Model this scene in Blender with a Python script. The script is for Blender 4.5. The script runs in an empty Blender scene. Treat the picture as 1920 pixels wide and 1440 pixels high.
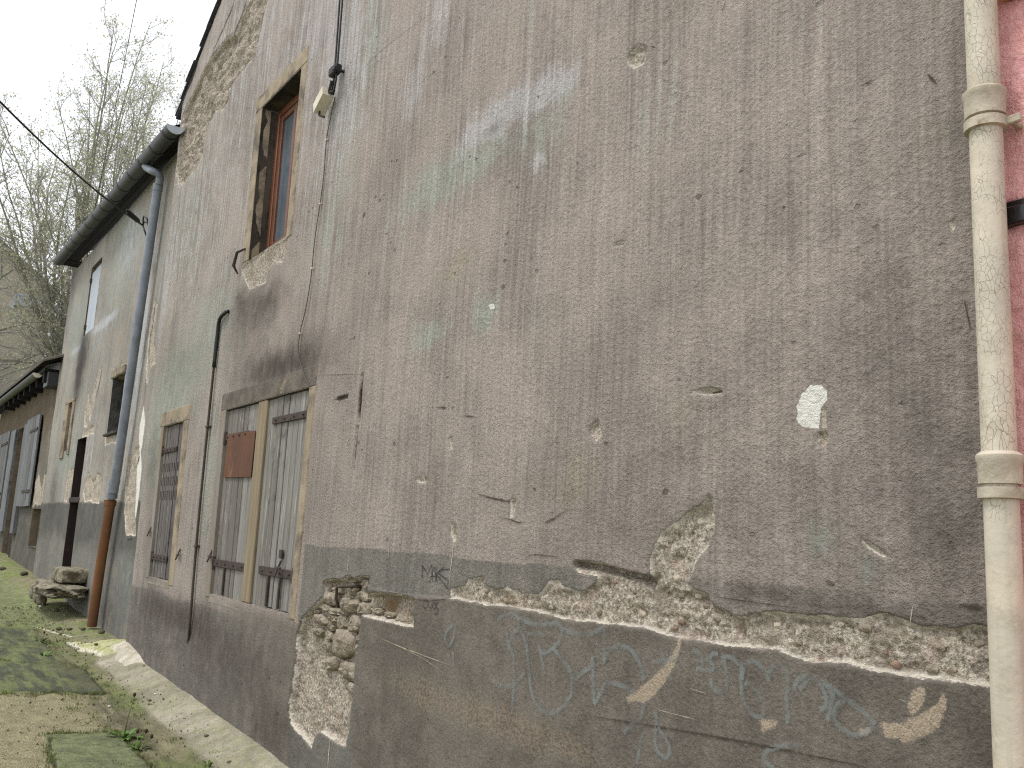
import bpy, math, random
import numpy as np
from mathutils import Matrix, Vector

random.seed(7)
RNG = np.random.default_rng(11)
scene = bpy.context.scene
COL = scene.collection

# ------------------------------------------------------------------ camera, sky, sun, exposure
CAM = np.array([0.0, -2.35, 1.70])
AX = np.array([0.58127938, 0.81190124, 0.05413549])      # camera right in the world
AY = np.array([0.11141188, -0.14531524, 0.98309251])     # camera up
AZ = np.array([0.80604074, -0.56542007, -0.17492420])    # camera back
FOC, PX, PY = 1664.0, 960.0, 720.0
cam_d = bpy.data.cameras.new('camera')
cam = bpy.data.objects.new('camera', cam_d)
COL.objects.link(cam)
cam.matrix_world = Matrix(((AX[0], AY[0], AZ[0], CAM[0]), (AX[1], AY[1], AZ[1], CAM[1]), (AX[2], AY[2], AZ[2], CAM[2]), (0, 0, 0, 1)))
cam_d.sensor_width = 36.0
cam_d.lens = 36.0 * FOC / 1920.0
cam_d.clip_start = 0.05
cam_d.clip_end = 3000.0
scene.camera = cam

SUN_EL, SUN_AZ = math.radians(64), math.radians(196)     # high, hazy, from the street side
world = bpy.data.worlds.new('World')
scene.world = world
world.use_nodes = True
wn = world.node_tree.nodes; wl = world.node_tree.links
wn.clear()
sky = wn.new('ShaderNodeTexSky'); sky.sky_type = 'NISHITA'; sky.sun_disc = False
sky.sun_elevation = SUN_EL; sky.sun_rotation = SUN_AZ
sky.air_density = 1.0; sky.dust_density = 1.0; sky.ozone_density = 1.0
cloud = wn.new('ShaderNodeMixRGB'); cloud.blend_type = 'MIX'
tc = wn.new('ShaderNodeTexCoord')
cn = wn.new('ShaderNodeTexNoise'); cn.inputs['Scale'].default_value = 2.2; cn.inputs['Detail'].default_value = 5.0
cr = wn.new('ShaderNodeMapRange'); cr.inputs[1].default_value = 0.25; cr.inputs[2].default_value = 0.6; cr.inputs[3].default_value = 0.80; cr.inputs[4].default_value = 0.97
wl.new(tc.outputs['Generated'], cn.inputs['Vector']); wl.new(cn.outputs['Fac'], cr.inputs[0])
cloud.inputs[2].default_value = (9.75, 10.0, 10.4, 1)
wl.new(sky.outputs[0], cloud.inputs[1]); wl.new(cr.outputs[0], cloud.inputs[0])
bg = wn.new('ShaderNodeBackground'); bg.inputs[1].default_value = 0.09
wo = wn.new('ShaderNodeOutputWorld')
wl.new(cloud.outputs[0], bg.inputs[0]); wl.new(bg.outputs[0], wo.inputs[0])

sun_d = bpy.data.lights.new('sun', 'SUN'); sun_d.energy = 1.5; sun_d.angle = math.radians(14); sun_d.color = (1.0, 0.98, 0.955)
sun = bpy.data.objects.new('sun', sun_d); COL.objects.link(sun)
sd = Vector((math.sin(SUN_AZ) * math.cos(SUN_EL), math.cos(SUN_AZ) * math.cos(SUN_EL), math.sin(SUN_EL)))
sun.rotation_euler = sd.to_track_quat('Z', 'Y').to_euler()
sun.location = (0, -6, 9)

vs = scene.view_settings
vs.view_transform = 'Standard'; vs.look = 'None'; vs.gamma = 1.0; vs.use_curve_mapping = False
vs.exposure = 0.70
scene.cycles.use_denoising = False; scene.cycles.filter_width = 1.2; scene.cycles.max_bounces = 5; scene.cycles.diffuse_bounces = 3; scene.cycles.glossy_bounces = 2; scene.cycles.transparent_max_bounces = 12

# ------------------------------------------------------------------ geometry of the street: wall coordinates
def kk(u):
    t = np.clip((-4.7 - np.asarray(u, float)) / 4.3, 0, 1)
    return 0.09 * t * t * (3 - 2 * t)
def lean(u, z):                      # the old walls lean a little; u is the position along the wall at z = 1
    return np.asarray(u, float) - kk(u) * (np.asarray(z, float) - 1.0)
def ray(px, py):
    return AX * (px - PX) / FOC - AY * (py - PY) / FOC - AZ
def at(px, py, y=0.0):               # point of the plane y = const seen at a photo pixel
    d = ray(px, py); t = (y - CAM[1]) / d[1]
    return CAM + d * t
def uz(px, py, y=0.0):
    p = at(px, py, y); u = p[0]
    for _ in range(7): u = p[0] + kk(u) * (p[2] - 1.0)
    return np.array([float(u), p[2]])
def at_x(px, py, x):
    d = ray(px, py); t = (x - CAM[0]) / d[0]
    return CAM + d * t
def base(u):
    return 0.05 - 0.0325 * np.asarray(u, float)
def gprof(y):                        # cross-fall of the street, measured from the wall base
    return np.interp(y, [-30, -6.0, -2.6, -1.2, -0.62, -0.42, -0.30, -0.05, 0.05, 0.6], [0.05, 0.02, -0.07, -0.115, -0.15, -0.14, -0.105, 0.0, 0.02, 0.02])
def gnd(px, py):                     # street point seen at a photo pixel, as (u, y)
    d = ray(px, py); t = 1.0
    lo, hi = 0.5, 60.0
    for _ in range(60):
        m = 0.5 * (lo + hi); p = CAM + d * m
        if p[2] > float(base(p[0]) + gprof(p[1])): lo = m
        else: hi = m
    p = CAM + d * lo
    u = p[0]
    for _ in range(5): u = p[0] + kk(u) * (p[2] - 1.0)
    return np.array([float(u), p[1]])
def UZ(pts, y=0.0):
    return np.array([uz(a, b, y) for a, b in pts])

# ------------------------------------------------------------------ numpy noise and distance fields
def _hash(ix, iy, seed):
    h = (ix.astype(np.int64) * 374761393 + iy.astype(np.int64) * 668265263 + seed * 974711) & 0xffffffff
    h = ((h ^ (h >> 13)) * 1274126177) & 0xffffffff
    return ((h ^ (h >> 16)) & 0xffff) / 65535.0
def vnoise(x, y, seed=0):
    ix = np.floor(x); iy = np.floor(y); fx = x - ix; fy = y - iy
    fx = fx * fx * (3 - 2 * fx); fy = fy * fy * (3 - 2 * fy)
    a = _hash(ix, iy, seed); b = _hash(ix + 1, iy, seed); c = _hash(ix, iy + 1, seed); d = _hash(ix + 1, iy + 1, seed)
    return (a * (1 - fx) + b * fx) * (1 - fy) + (c * (1 - fx) + d * fx) * fy
def fbm(x, y, oct=4, seed=0, rough=0.5):
    x = np.asarray(x, float); y = np.asarray(y, float)
    s = 0.0; a = 1.0; n = 0.0
    for o in range(oct):
        s = s + a * vnoise(x * 2 ** o + 17.3 * o, y * 2 ** o - 9.1 * o, seed + o); n += a; a *= rough
    return s / n * 2 - 1
def sstep(a, b, x):
    t = np.clip((x - a) / (b - a), 0, 1); return t * t * (3 - 2 * t)
def seg_dist(u, z, pts, closed=False):
    d = np.full(u.shape, 1e9)
    n = len(pts)
    for i in range(n if closed else n - 1):
        a = pts[i]; b = pts[(i + 1) % n]; ab = b - a; L = max(ab @ ab, 1e-12)
        t = np.clip(((u - a[0]) * ab[0] + (z - a[1]) * ab[1]) / L, 0, 1)
        dd = (u - a[0] - t * ab[0]) ** 2 + (z - a[1] - t * ab[1]) ** 2
        d = np.minimum(d, dd)
    return np.sqrt(d)
def poly_sdf(u, z, pts, far=0.25):
    out = np.full(u.shape, far)
    lo = pts.min(0) - far; hi = pts.max(0) + far
    m = (u > lo[0]) & (u < hi[0]) & (z > lo[1]) & (z < hi[1])
    if not m.any(): return out
    uu = u[m]; zz = z[m]
    d = seg_dist(uu, zz, pts, True)
    ins = np.zeros(uu.shape, bool); n = len(pts)
    for i in range(n):
        a = pts[i]; b = pts[(i + 1) % n]
        if a[1] == b[1]: continue
        c = ((a[1] > zz) != (b[1] > zz)) & (uu < (b[0] - a[0]) * (zz - a[1]) / (b[1] - a[1]) + a[0])
        ins ^= c
    out[m] = np.minimum(np.where(ins, -d, d), far)
    return out
def blobs(u, z, lst, y=0.0):                # soft stains: (pixel x, pixel y, radius x, radius y in pixels, strength)
    s = np.zeros(u.shape)
    for px, py, rx, ry, k in lst:
        c = uz(px, py, y); e = uz(px + rx, py, y); g = uz(px, py - ry, y)
        ru = max(abs(e[0] - c[0]), 0.02); rz = max(abs(g[1] - c[1]), 0.02)
        s += k * np.exp(-(((u - c[0]) / ru) ** 2 + ((z - c[1]) / rz) ** 2))
    return s

# ------------------------------------------------------------------ mesh collecting
ROOT = {}
def tag(o, label=None, cat=None, group=None, kind=None):
    if label: o['label'] = label
    if cat: o['category'] = cat
    if group: o['group'] = group
    if kind: o['kind'] = kind
    return o
def empty(name, u, y, z, label=None, cat=None, group=None, warp=True):
    o = bpy.data.objects.new(name, None); COL.objects.link(o)
    p = np.array([float(lean(u, z)) if warp else u, y, z])
    o.location = p; o.empty_display_size = 0.2
    ROOT[o.name] = p
    tag(o, label, cat, group)
    return o
def link_mesh(name, verts, faces, mat, parent=None, smooth=False, warp=True, origin=None, sharp=None):
    v = np.array(verts, float)
    if warp: v[:, 0] = lean(v[:, 0], v[:, 2])
    if parent is not None: org = ROOT[parent.name]
    elif origin is not None: org = np.array([float(lean(origin[0], origin[2])) if warp else origin[0], origin[1], origin[2]])
    else: org = np.zeros(3)
    v = v - org
    me = bpy.data.meshes.new(name)
    if isinstance(faces, np.ndarray):
        nf, k = faces.shape
        me.vertices.add(len(v)); me.vertices.foreach_set('co', v.astype(np.float32).ravel())
        me.loops.add(nf * k); me.loops.foreach_set('vertex_index', faces.astype(np.int32).ravel())
        me.polygons.add(nf); me.polygons.foreach_set('loop_start', np.arange(0, nf * k, k, dtype=np.int32))
        me.polygons.foreach_set('loop_total', np.full(nf, k, dtype=np.int32))
        me.update(calc_edges=True)
    else:
        me.from_pydata([tuple(p) for p in v], [], faces)
    if smooth:
        me.polygons.foreach_set('use_smooth', np.ones(len(me.polygons), bool))
        if sharp: me.set_sharp_from_angle(angle=math.radians(sharp))
    me.materials.append(mat)
    o = bpy.data.objects.new(name, me); COL.objects.link(o)
    if parent is not None: o.parent = parent
    else: o.location = org
    ROOT[o.name] = org
    return o
def set_attr(o, name, arr):
    a = o.data.attributes.new(name, 'FLOAT', 'POINT')
    a.data.foreach_set('value', np.asarray(arr, np.float32).ravel())

class MB:
    def __init__(s): s.v = []; s.f = []
    def add(s, v, f):
        n = len(s.v); s.v += [tuple(p) for p in v]; s.f += [tuple(i + n for i in q) for q in f]; return s
    def box(s, u0, u1, y0, y1, z0, z1, bev=0.0, jit=0.0):
        if bev <= 0:
            v = [(u0, y0, z0), (u1, y0, z0), (u1, y1, z0), (u0, y1, z0), (u0, y0, z1), (u1, y0, z1), (u1, y1, z1), (u0, y1, z1)]
            f = [(3, 2, 1, 0), (4, 5, 6, 7), (0, 1, 5, 4), (1, 2, 6, 5), (2, 3, 7, 6), (3, 0, 4, 7)]
            if jit: v = [tuple(c + random.uniform(-jit, jit) for c in p) for p in v]
            return s.add(v, f)
        # a box with chamfered edges: 24 corner points
        c = [((u0 + u1) / 2), ((y0 + y1) / 2), ((z0 + z1) / 2)]; h = [abs(u1 - u0) / 2, abs(y1 - y0) / 2, abs(z1 - z0) / 2]
        b = min(bev, *[x * 0.9 for x in h]); v = []; idx = {}
        for sx in (-1, 1):
            for sy in (-1, 1):
                for sz in (-1, 1):
                    for a in range(3):
                        q = [sx * (h[0] - b), sy * (h[1] - b), sz * (h[2] - b)]
                        q[a] = (sx, sy, sz)[a] * h[a]
                        idx[(sx, sy, sz, a)] = len(v)
                        v.append(tuple(c[i] + q[i] + random.uniform(-jit, jit) for i in range(3)))
        f = []
        for a in range(3):
            o1, o2 = (a + 1) % 3, (a + 2) % 3
            for sg in (-1, 1):
                q = []
                for s1, s2 in ((-1, -1), (1, -1), (1, 1), (-1, 1)):
                    k = [0, 0, 0]; k[a] = sg; k[o1] = s1; k[o2] = s2; q.append(idx[(*k, a)])
                f.append(tuple(q if sg > 0 else q[::-1]))
            for s1 in (-1, 1):
                for s2 in (-1, 1):
                    k0 = [0, 0, 0]; k0[a] = -1; k0[o1] = s1; k0[o2] = s2
                    k1 = list(k0); k1[a] = 1
                    q = (idx[(*k0, o1)], idx[(*k1, o1)], idx[(*k1, o2)], idx[(*k0, o2)])
                    f.append(q if s1 * s2 > 0 else q[::-1])
        for sx in (-1, 1):
            for sy in (-1, 1):
                for sz in (-1, 1):
                    t = (idx[(sx, sy, sz, 0)], idx[(sx, sy, sz, 1)], idx[(sx, sy, sz, 2)])
                    f.append(t if sx * sy * sz > 0 else t[::-1])
        return s.add(v, f)
    def tube(s, pts, r, n=10, cap=True, close=False):
        pts = [np.array(p, float) for p in pts]; m = len(pts)
        rr = r if hasattr(r, '__len__') else [r] * m
        up = None; v = []
        for i, p in enumerate(pts):
            d = pts[min(i + 1, m - 1)] - pts[max(i - 1, 0)]; d = d / (np.linalg.norm(d) + 1e-9)
            if up is None: up = np.array([0, 1, 0.0]) if abs(d[1]) < 0.8 else np.array([1.0, 0, 0])
            a = np.cross(d, up); a /= np.linalg.norm(a) + 1e-9; b = np.cross(d, a); up = -b if False else up
            for k in range(n):
                t = 2 * math.pi * k / n; v.append(p + rr[i] * (math.cos(t) * a + math.sin(t) * b))
        f = [(i * n + k, i * n + (k + 1) % n, (i + 1) * n + (k + 1) % n, (i + 1) * n + k) for i in range(m - 1) for k in range(n)]
        if cap: f += [tuple(range(n))[::-1], tuple((m - 1) * n + k for k in range(n))]
        return s.add(v, f)
    def prism(s, poly, y0, y1):       # polygon in (u, z) extruded along y
        n = len(poly)
        v = [(p[0], y0, p[1]) for p in poly] + [(p[0], y1, p[1]) for p in poly]
        f = [tuple(range(n)), tuple(range(2 * n - 1, n - 1, -1))] + [(i, n + i, n + (i + 1) % n, (i + 1) % n) for i in range(n)]
        return s.add(v, f)
    def build(s, name, mat, parent=None, **k):
        return link_mesh(name, s.v, s.f, mat, parent, **k)

# ------------------------------------------------------------------ materials
def lin(r, g, b):
    return tuple(((c / 255) / 12.92 if c / 255 < 0.04045 else ((c / 255 + 0.055) / 1.055) ** 2.4) for c in (r, g, b)) + (1.0,)
class NT:
    def __init__(s, name):
        s.m = bpy.data.materials.new(name); s.m.use_nodes = True
        s.t = s.m.node_tree; s.n = s.t.nodes; s.l = s.t.links; s.n.clear()
        s.out = s.n.new('ShaderNodeOutputMaterial'); s.b = s.n.new('ShaderNodeBsdfPrincipled')
        s.l.new(s.b.outputs[0], s.out.inputs[0])
        s.geo = s.n.new('ShaderNodeNewGeometry'); s.pos = s.geo.outputs['Position']
        s.b.inputs['Roughness'].default_value = 0.9
        s.b.inputs['Specular IOR Level'].default_value = 0.25
    def put(s, sock, val):
        if isinstance(val, bpy.types.NodeSocket): s.l.new(val, sock)
        elif val is not None:
            sock.default_value = val
    def scale(s, vec, loc=None):
        n = s.n.new('ShaderNodeMapping'); n.inputs['Scale'].default_value = vec
        if loc: n.inputs['Location'].default_value = loc
        s.l.new(s.pos, n.inputs[0]); return n.outputs[0]
    def wvec(s, k, sc):
        n = s.n.new('ShaderNodeTexNoise'); n.inputs['Scale'].default_value = sc; n.inputs['Detail'].default_value = 4; s.l.new(s.pos, n.inputs['Vector'])
        a = s.n.new('ShaderNodeVectorMath'); a.operation = 'MULTIPLY_ADD'; s.l.new(n.outputs['Color'], a.inputs[0]); a.inputs[1].default_value = (k, k, k); s.l.new(s.pos, a.inputs[2]); return a.outputs[0]
    def noise(s, sc, det=4.0, rough=0.55, vec=None, dist=0.0):
        n = s.n.new('ShaderNodeTexNoise'); n.inputs['Scale'].default_value = sc; n.inputs['Detail'].default_value = det
        n.inputs['Roughness'].default_value = rough; n.inputs['Distortion'].default_value = dist
        s.l.new(vec or s.pos, n.inputs['Vector']); return n.outputs['Fac']
    def voro(s, sc, feature='F1', vec=None, out='Distance'):
        n = s.n.new('ShaderNodeTexVoronoi'); n.feature = feature; n.inputs['Scale'].default_value = sc
        s.l.new(vec or s.pos, n.inputs['Vector']); return n.outputs[out]
    def ramp(s, x, a, b, lo=0.0, hi=1.0):
        n = s.n.new('ShaderNodeMapRange'); n.interpolation_type = 'SMOOTHSTEP'
        s.put(n.inputs[0], x); s.put(n.inputs[1], a); s.put(n.inputs[2], b); s.put(n.inputs[3], lo); s.put(n.inputs[4], hi); return n.outputs[0]
    def math(s, op, a, b=None):
        n = s.n.new('ShaderNodeMath'); n.operation = op; s.put(n.inputs[0], a)
        if b is not None: s.put(n.inputs[1], b)
        return n.outputs[0]
    def mix(s, f, a, b, mode='MIX'):
        n = s.n.new('ShaderNodeMixRGB'); n.blend_type = mode; s.put(n.inputs[0], f); s.put(n.inputs[1], a); s.put(n.inputs[2], b); return n.outputs[0]
    def attr(s, name):
        n = s.n.new('ShaderNodeAttribute'); n.attribute_name = name; return n.outputs['Fac']
    def grey(s, f):
        n = s.n.new('ShaderNodeCombineColor'); [s.put(n.inputs[i], f) for i in range(3)]; return n.outputs[0]
    def bump(s, h, dist, strength=1.0, prev=None):
        n = s.n.new('ShaderNodeBump'); s.put(n.inputs['Height'], h); n.inputs['Distance'].default_value = 1.0
        s.put(n.inputs['Strength'], strength); n.inputs['Distance'].default_value = dist
        if prev is not None: s.l.new(prev, n.inputs['Normal'])
        return n.outputs[0]
    def done(s, col, normal=None, rough=None):
        s.put(s.b.inputs['Base Color'], col)
        if normal is not None: s.l.new(normal, s.b.inputs['Normal'])
        if rough is not None: s.put(s.b.inputs['Roughness'], rough)
        return s.m

def mat_plain(name, c1, c2, sc=12.0, stretch=(1, 1, 1), rough=0.85, bump=0.002, bsc=60.0, spec=0.25, metal=0.0, grime=None, gsc=3.0, gth=(0.5, 0.7)):
    t = NT(name); v = t.scale(stretch)
    col = t.mix(t.ramp(t.noise(sc, 5, 0.6, v), 0.3, 0.7), c1, c2)
    if grime: col = t.mix(t.ramp(t.noise(gsc, 6, 0.65, v), gth[0], gth[1]), col, grime)
    t.b.inputs['Specular IOR Level'].default_value = spec; t.b.inputs['Metallic'].default_value = metal
    nrm = t.bump(t.noise(bsc, 4, 0.6, v), bump) if bump else None
    return t.done(col, nrm, rough)

def mat_wall(name, cA, cB, cGreen, cOchre, cPale, cDirtShade, cPanel, cBand, grain=0.014, scarc=None):
    t = NT(name)
    A = {k: t.attr(k) for k in ('scar', 'worn', 'dirt', 'green', 'ochre', 'pale', 'panel', 'band', 'white')}
    n_low = t.noise(1.3, 4, 0.6); n_mid = t.noise(7.0, 4, 0.65); n_fine = t.noise(170.0, 3, 0.7); n_f2 = t.noise(58.0, 3, 0.66)
    streak = t.noise(1.0, 5, 0.66, t.scale((26, 26, 0.7)), 0.5)
    col = t.mix(t.ramp(n_low, 0.35, 0.65), cA, cB)
    # weathered skin: green-grey bloom, ochre, pale wash and painted sky light, each broken up by rain streaks
    brk = t.math('ADD', t.math('MULTIPLY', n_mid, 0.5), t.math('MULTIPLY', streak, 0.5))
    def cover(a, lo=0.0): return t.ramp(t.math('ADD', A[a], t.math('MULTIPLY', t.math('SUBTRACT', brk, 0.5), 2.6)), 0.25 + lo, 0.95 + lo)
    col = t.mix(t.math('MULTIPLY', cover('green'), 0.75), col, cGreen)
    col = t.mix(t.math('MULTIPLY', cover('ochre'), 0.6), col, cOchre)
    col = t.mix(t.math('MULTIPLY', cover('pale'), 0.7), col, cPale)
    # lower cement panel and painted dado band
    pn = t.mix(t.ramp(t.math('ADD', t.math('MULTIPLY', n_low, .5), t.math('MULTIPLY', n_mid, .5)), 0.4, 0.62), cPanel[0], cPanel[1])
    pn = t.mix(t.math('MULTIPLY', t.math('MULTIPLY', cover('ochre', 0.1), t.ramp(n_f2, .35, .6)), 0.7), pn, cPanel[2])
    pn = t.mix(t.math('MULTIPLY', t.ramp(n_fine, .52, .7), .35), pn, tuple(c * 1.55 for c in cPanel[0][:3]) + (1,))
    col = t.mix(A['panel'], col, pn)
    bandf = t.math('MULTIPLY', A['band'], t.ramp(brk, 0.3, 0.56, 0.45, 1.0))
    col = t.mix(bandf, col, cBand)
    col = t.mix(t.math('SUBTRACT', 1.0, t.math('MULTIPLY', A['panel'], .75)), col, t.grey(t.math('ADD', 1.0, t.math('MULTIPLY', t.math('SUBTRACT', streak, 0.5), t.ramp(n_low, 0.35, 0.6, 0.5, 1.25)))), 'MULTIPLY')
    strk2 = t.noise(1.0, 3, 0.6, t.scale((85, 85, 2.2)), 0.4)
    col = t.mix(t.math('SUBTRACT', 1.0, t.math('MULTIPLY', A['panel'], .75)), col, t.grey(t.ramp(strk2, .3, .7, .88, 1.10)), 'MULTIPLY')
    dirt_shade = t.ramp(t.math('ADD', A['dirt'], t.math('MULTIPLY', t.math('SUBTRACT', brk, 0.5), 1.7)), 0.08, 1.15)  # grime and, on the near wall, painted shade
    col = t.mix(dirt_shade, col, cDirtShade)
    col = t.mix(1.0, col, t.grey(t.ramp(t.math('ADD', t.math('MULTIPLY', n_fine, .5), t.math('MULTIPLY', n_f2, .5)), 0.3, 0.7, 0.75, 1.15)), 'MULTIPLY')
    # pits
    pv = t.n.new('ShaderNodeTexVoronoi'); pv.inputs['Scale'].default_value = 15.0; t.l.new(t.scale((1, 1, 1.5)), pv.inputs['Vector'])
    sep = t.n.new('ShaderNodeSeparateColor'); t.l.new(pv.outputs['Color'], sep.inputs[0])
    psz = t.math('MULTIPLY', t.math('POWER', sep.outputs[0], 9.0), 0.30)
    pitm = t.ramp(t.math('SUBTRACT', psz, t.math('ADD', pv.outputs['Distance'], t.math('MULTIPLY', n_f2, 0.30))), -0.15, -0.10)
    pitm = t.math('MULTIPLY', pitm, t.ramp(n_low, 0.44, 0.56))
    col = t.mix(t.math('MULTIPLY', pitm, 0.6), col, lin(72, 64, 56))
    # white filler
    wf = t.ramp(t.math('ADD', A['white'], t.math('MULTIPLY', t.math('SUBTRACT', n_f2, 0.5), 0.016)), -0.001, 0.002, 1.0, 0.0)
    col = t.mix(wf, col, t.mix(n_f2, lin(228, 226, 216), lin(200, 197, 187)))
    # worn skin down to tan render
    wn_ = t.ramp(t.math('ADD', A['worn'], t.math('ADD', t.math('MULTIPLY', t.math('SUBTRACT', n_fine, 0.5), 0.02), t.math('MULTIPLY', t.math('SUBTRACT', n_f2, 0.5), 0.022))), -0.002, 0.006, 1.0, 0.0)
    col = t.mix(t.math('MULTIPLY', wn_, .82), col, t.mix(t.ramp(n_fine, 0.3, 0.7), lin(184, 168, 146), lin(138, 123, 106)))
    # exposed mortar
    sf = t.ramp(t.math('ADD', A['scar'], t.math('MULTIPLY', t.math('SUBTRACT', n_f2, 0.5), 0.016)), -0.001, 0.002, 1.0, 0.0)
    n_agg = t.noise(60.0, 4, 0.78); n_big = n_mid
    sc = t.mix(t.ramp(n_agg, 0.36, 0.66), lin(126, 115, 102), lin(206, 196, 180))
    sc = t.mix(t.math('MULTIPLY', t.ramp(n_big, 0.50, 0.60), 0.6), sc, lin(138, 126, 112))
    sc = t.mix(t.math('MULTIPLY', t.ramp(n_f2, 0.60, 0.68), 0.6), sc, lin(92, 82, 70))
    sc = t.mix(t.math('MULTIPLY', t.ramp(n_big, 0.43, 0.38), 0.35), sc, lin(176, 152, 140))
    sc = t.mix(t.math('MULTIPLY', t.math('MULTIPLY', t.ramp(A['ochre'], 0.3, 0.9), t.ramp(n_big, 0.35, 0.6)), .85), sc, lin(122, 100, 70))
    edge = t.ramp(A['scar'], -0.018, -0.001, 0.0, 0.6)       # fresh lime at the broken edge
    sc = t.mix(t.math('MULTIPLY', edge, t.ramp(n_mid, 0.4, 0.52)), sc, lin(226, 217, 200))
    col = t.mix(sf, col, sc)
    # relief
    keep = t.math('SUBTRACT', 1.0, t.math('MULTIPLY', A['panel'], 0.5))
    h = t.math('MULTIPLY', t.math('ADD', t.math('MULTIPLY', n_fine, 0.45), t.math('MULTIPLY', n_f2, .9)), keep)
    h = t.math('ADD', h, t.math('MULTIPLY', t.math('ADD', n_agg, t.math('MULTIPLY', t.voro(48.0), -0.6)), t.math('MULTIPLY', sf, 0.9)))
    h = t.math('SUBTRACT', h, t.math('MULTIPLY', pitm, .5))
    nr = t.bump(h, grain)
    t.b.inputs['Specular IOR Level'].default_value = 0.12
    return t.done(col, nr, 0.95)

M = {}
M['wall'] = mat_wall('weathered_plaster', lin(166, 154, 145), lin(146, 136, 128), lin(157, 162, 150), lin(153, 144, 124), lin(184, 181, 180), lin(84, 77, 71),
                     (lin(117, 110, 101), lin(99, 93, 85), lin(140, 124, 106)), lin(105, 105, 98))
M['wall2'] = mat_wall('weathered_plaster_annex', lin(162, 150, 138), lin(140, 131, 122), lin(146, 151, 142), lin(158, 142, 116), lin(184, 187, 190), lin(70, 66, 64),
                      (lin(92, 91, 86), lin(74, 74, 71), lin(130, 112, 94)), lin(88, 92, 88), grain=0.005)
M['wall_low'] = mat_wall('bare_plaster_low_house', lin(138, 129, 116), lin(118, 110, 98), lin(126, 130, 120), lin(98, 82, 58), lin(186, 180, 168), lin(78, 70, 60), (lin(92, 91, 86), lin(74, 74, 71), lin(130, 112, 94)), lin(88, 92, 88), grain=0.006)
M['wall3'] = mat_plain('bare_ochre_plaster', lin(120, 106, 86), lin(98, 87, 73), 4, bump=.01, bsc=20, rough=.95, grime=lin(66, 60, 54), gsc=3)
M['stone'] = mat_plain('rubble_stone', lin(164, 153, 136), lin(122, 111, 96), 22, bump=0.02, bsc=45, rough=0.95, grime=lin(92, 80, 54), gsc=5, gth=(0.56, 0.72))
M['surround'] = mat_plain('sandstone_trim', lin(160, 145, 122), lin(136, 123, 105), 6, bump=0.004, bsc=50, rough=0.95, grime=lin(100, 91, 81), gsc=4, gth=(0.45, 0.66))
M['mortar_lump'] = mat_plain('mortar_lump', lin(186, 174, 156), lin(152, 140, 122), 40, bump=0.006, bsc=90, rough=.95)
M['brick_crumb'] = mat_plain('brick_crumb', lin(142, 118, 102), lin(116, 98, 86), 30, bump=0.004, bsc=90, rough=.95)
M['jamb_grey'] = mat_plain('plastered_jamb', lin(142, 134, 124), lin(118, 112, 104), 6, stretch=(1, 1, .3), bump=0.004, bsc=50, rough=0.95, grime=lin(140, 122, 94), gsc=3, gth=(0.5, 0.7))
M['sooty_lintel'] = mat_plain('sooty_sandstone', lin(114, 105, 95), lin(84, 77, 71), 7, bump=0.01, bsc=50, rough=0.95, grime=lin(146, 130, 106), gsc=6, gth=(0.56, 0.7))
M['reveal'] = mat_plain('damp_reveal_plaster', lin(84, 76, 66), lin(50, 46, 42), 5, stretch=(1, 1, 0.5), bump=0.006, bsc=40, rough=0.95, grime=lin(38, 34, 31), gsc=4, gth=(0.45, 0.62))  # reveal plaster darker than the wall, with near-black blotches
def mat_planks(name, c1, c2, c3):
    t = NT(name)
    oi = t.n.new('ShaderNodeObjectInfo').outputs['Random']
    g = t.noise(1.0, 6, 0.65, t.scale((60, 60, 1.6)), 0.6)
    col = t.mix(t.ramp(g, 0.3, 0.7), c1, c2)
    col = t.mix(t.math('MULTIPLY', oi, 0.75), col, c3)
    col = t.mix(t.ramp(t.noise(2.3, 5, 0.7), 0.55, 0.72), col, tuple(c * 0.55 for c in c1[:3]) + (1,))
    col = t.mix(t.math('MULTIPLY', t.ramp(t.noise(1.0, 5, 0.7, t.scale((30, 30, 3.0))), 0.58, 0.68), 0.65), col, lin(172, 168, 160))
    nr = t.bump(t.noise(1.0, 5, 0.6, t.scale((90, 90, 3.0))), 0.004)
    return t.done(col, nr, 0.9)
M['plank'] = mat_planks('weathered_grey_planks', lin(110, 107, 101), lin(146, 143, 136), lin(90, 82, 75))
M['plank_dark'] = mat_planks('weathered_brown_planks', lin(92, 86, 81), lin(122, 116, 110), lin(82, 76, 76))
M['plank_blue'] = mat_planks('blue_grey_planks', lin(98, 100, 101), lin(122, 124, 127), lin(80, 78, 75))
M['post'] = mat_plain('bare_wood_post', lin(144, 130, 106), lin(118, 105, 86), 1, stretch=(40, 40, 2.0), bump=0.003, bsc=1.5, rough=0.85, grime=lin(96, 82, 64), gsc=1.2, gth=(0.58, 0.75))
M['iron'] = mat_plain('rusted_iron', lin(78, 67, 60), lin(58, 51, 48), 20, bump=0.002, bsc=120, rough=0.85, grime=lin(98, 70, 52), gsc=9, gth=(0.58, 0.72))
M['rust'] = mat_plain('rust_sheet', lin(104, 70, 50), lin(82, 58, 46), 4, stretch=(1, 1, 0.5), bump=0.0015, bsc=90, rough=0.85, grime=lin(124, 86, 60), gsc=5, gth=(0.55, 0.75))
M['cast_rust'] = mat_plain('rusty_cast_iron', lin(122, 82, 50), lin(92, 64, 44), 5, stretch=(1, 1, 0.4), bump=0.002, bsc=70, rough=0.8, grime=lin(78, 56, 42), gsc=3, gth=(0.5, 0.68))
M['zinc'] = mat_plain('grey_zinc_pipe', lin(122, 128, 136), lin(104, 110, 118), 6, bump=0.0, rough=0.5, spec=0.5, grime=lin(92, 94, 96), gsc=3, gth=(0.55, 0.75))
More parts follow.
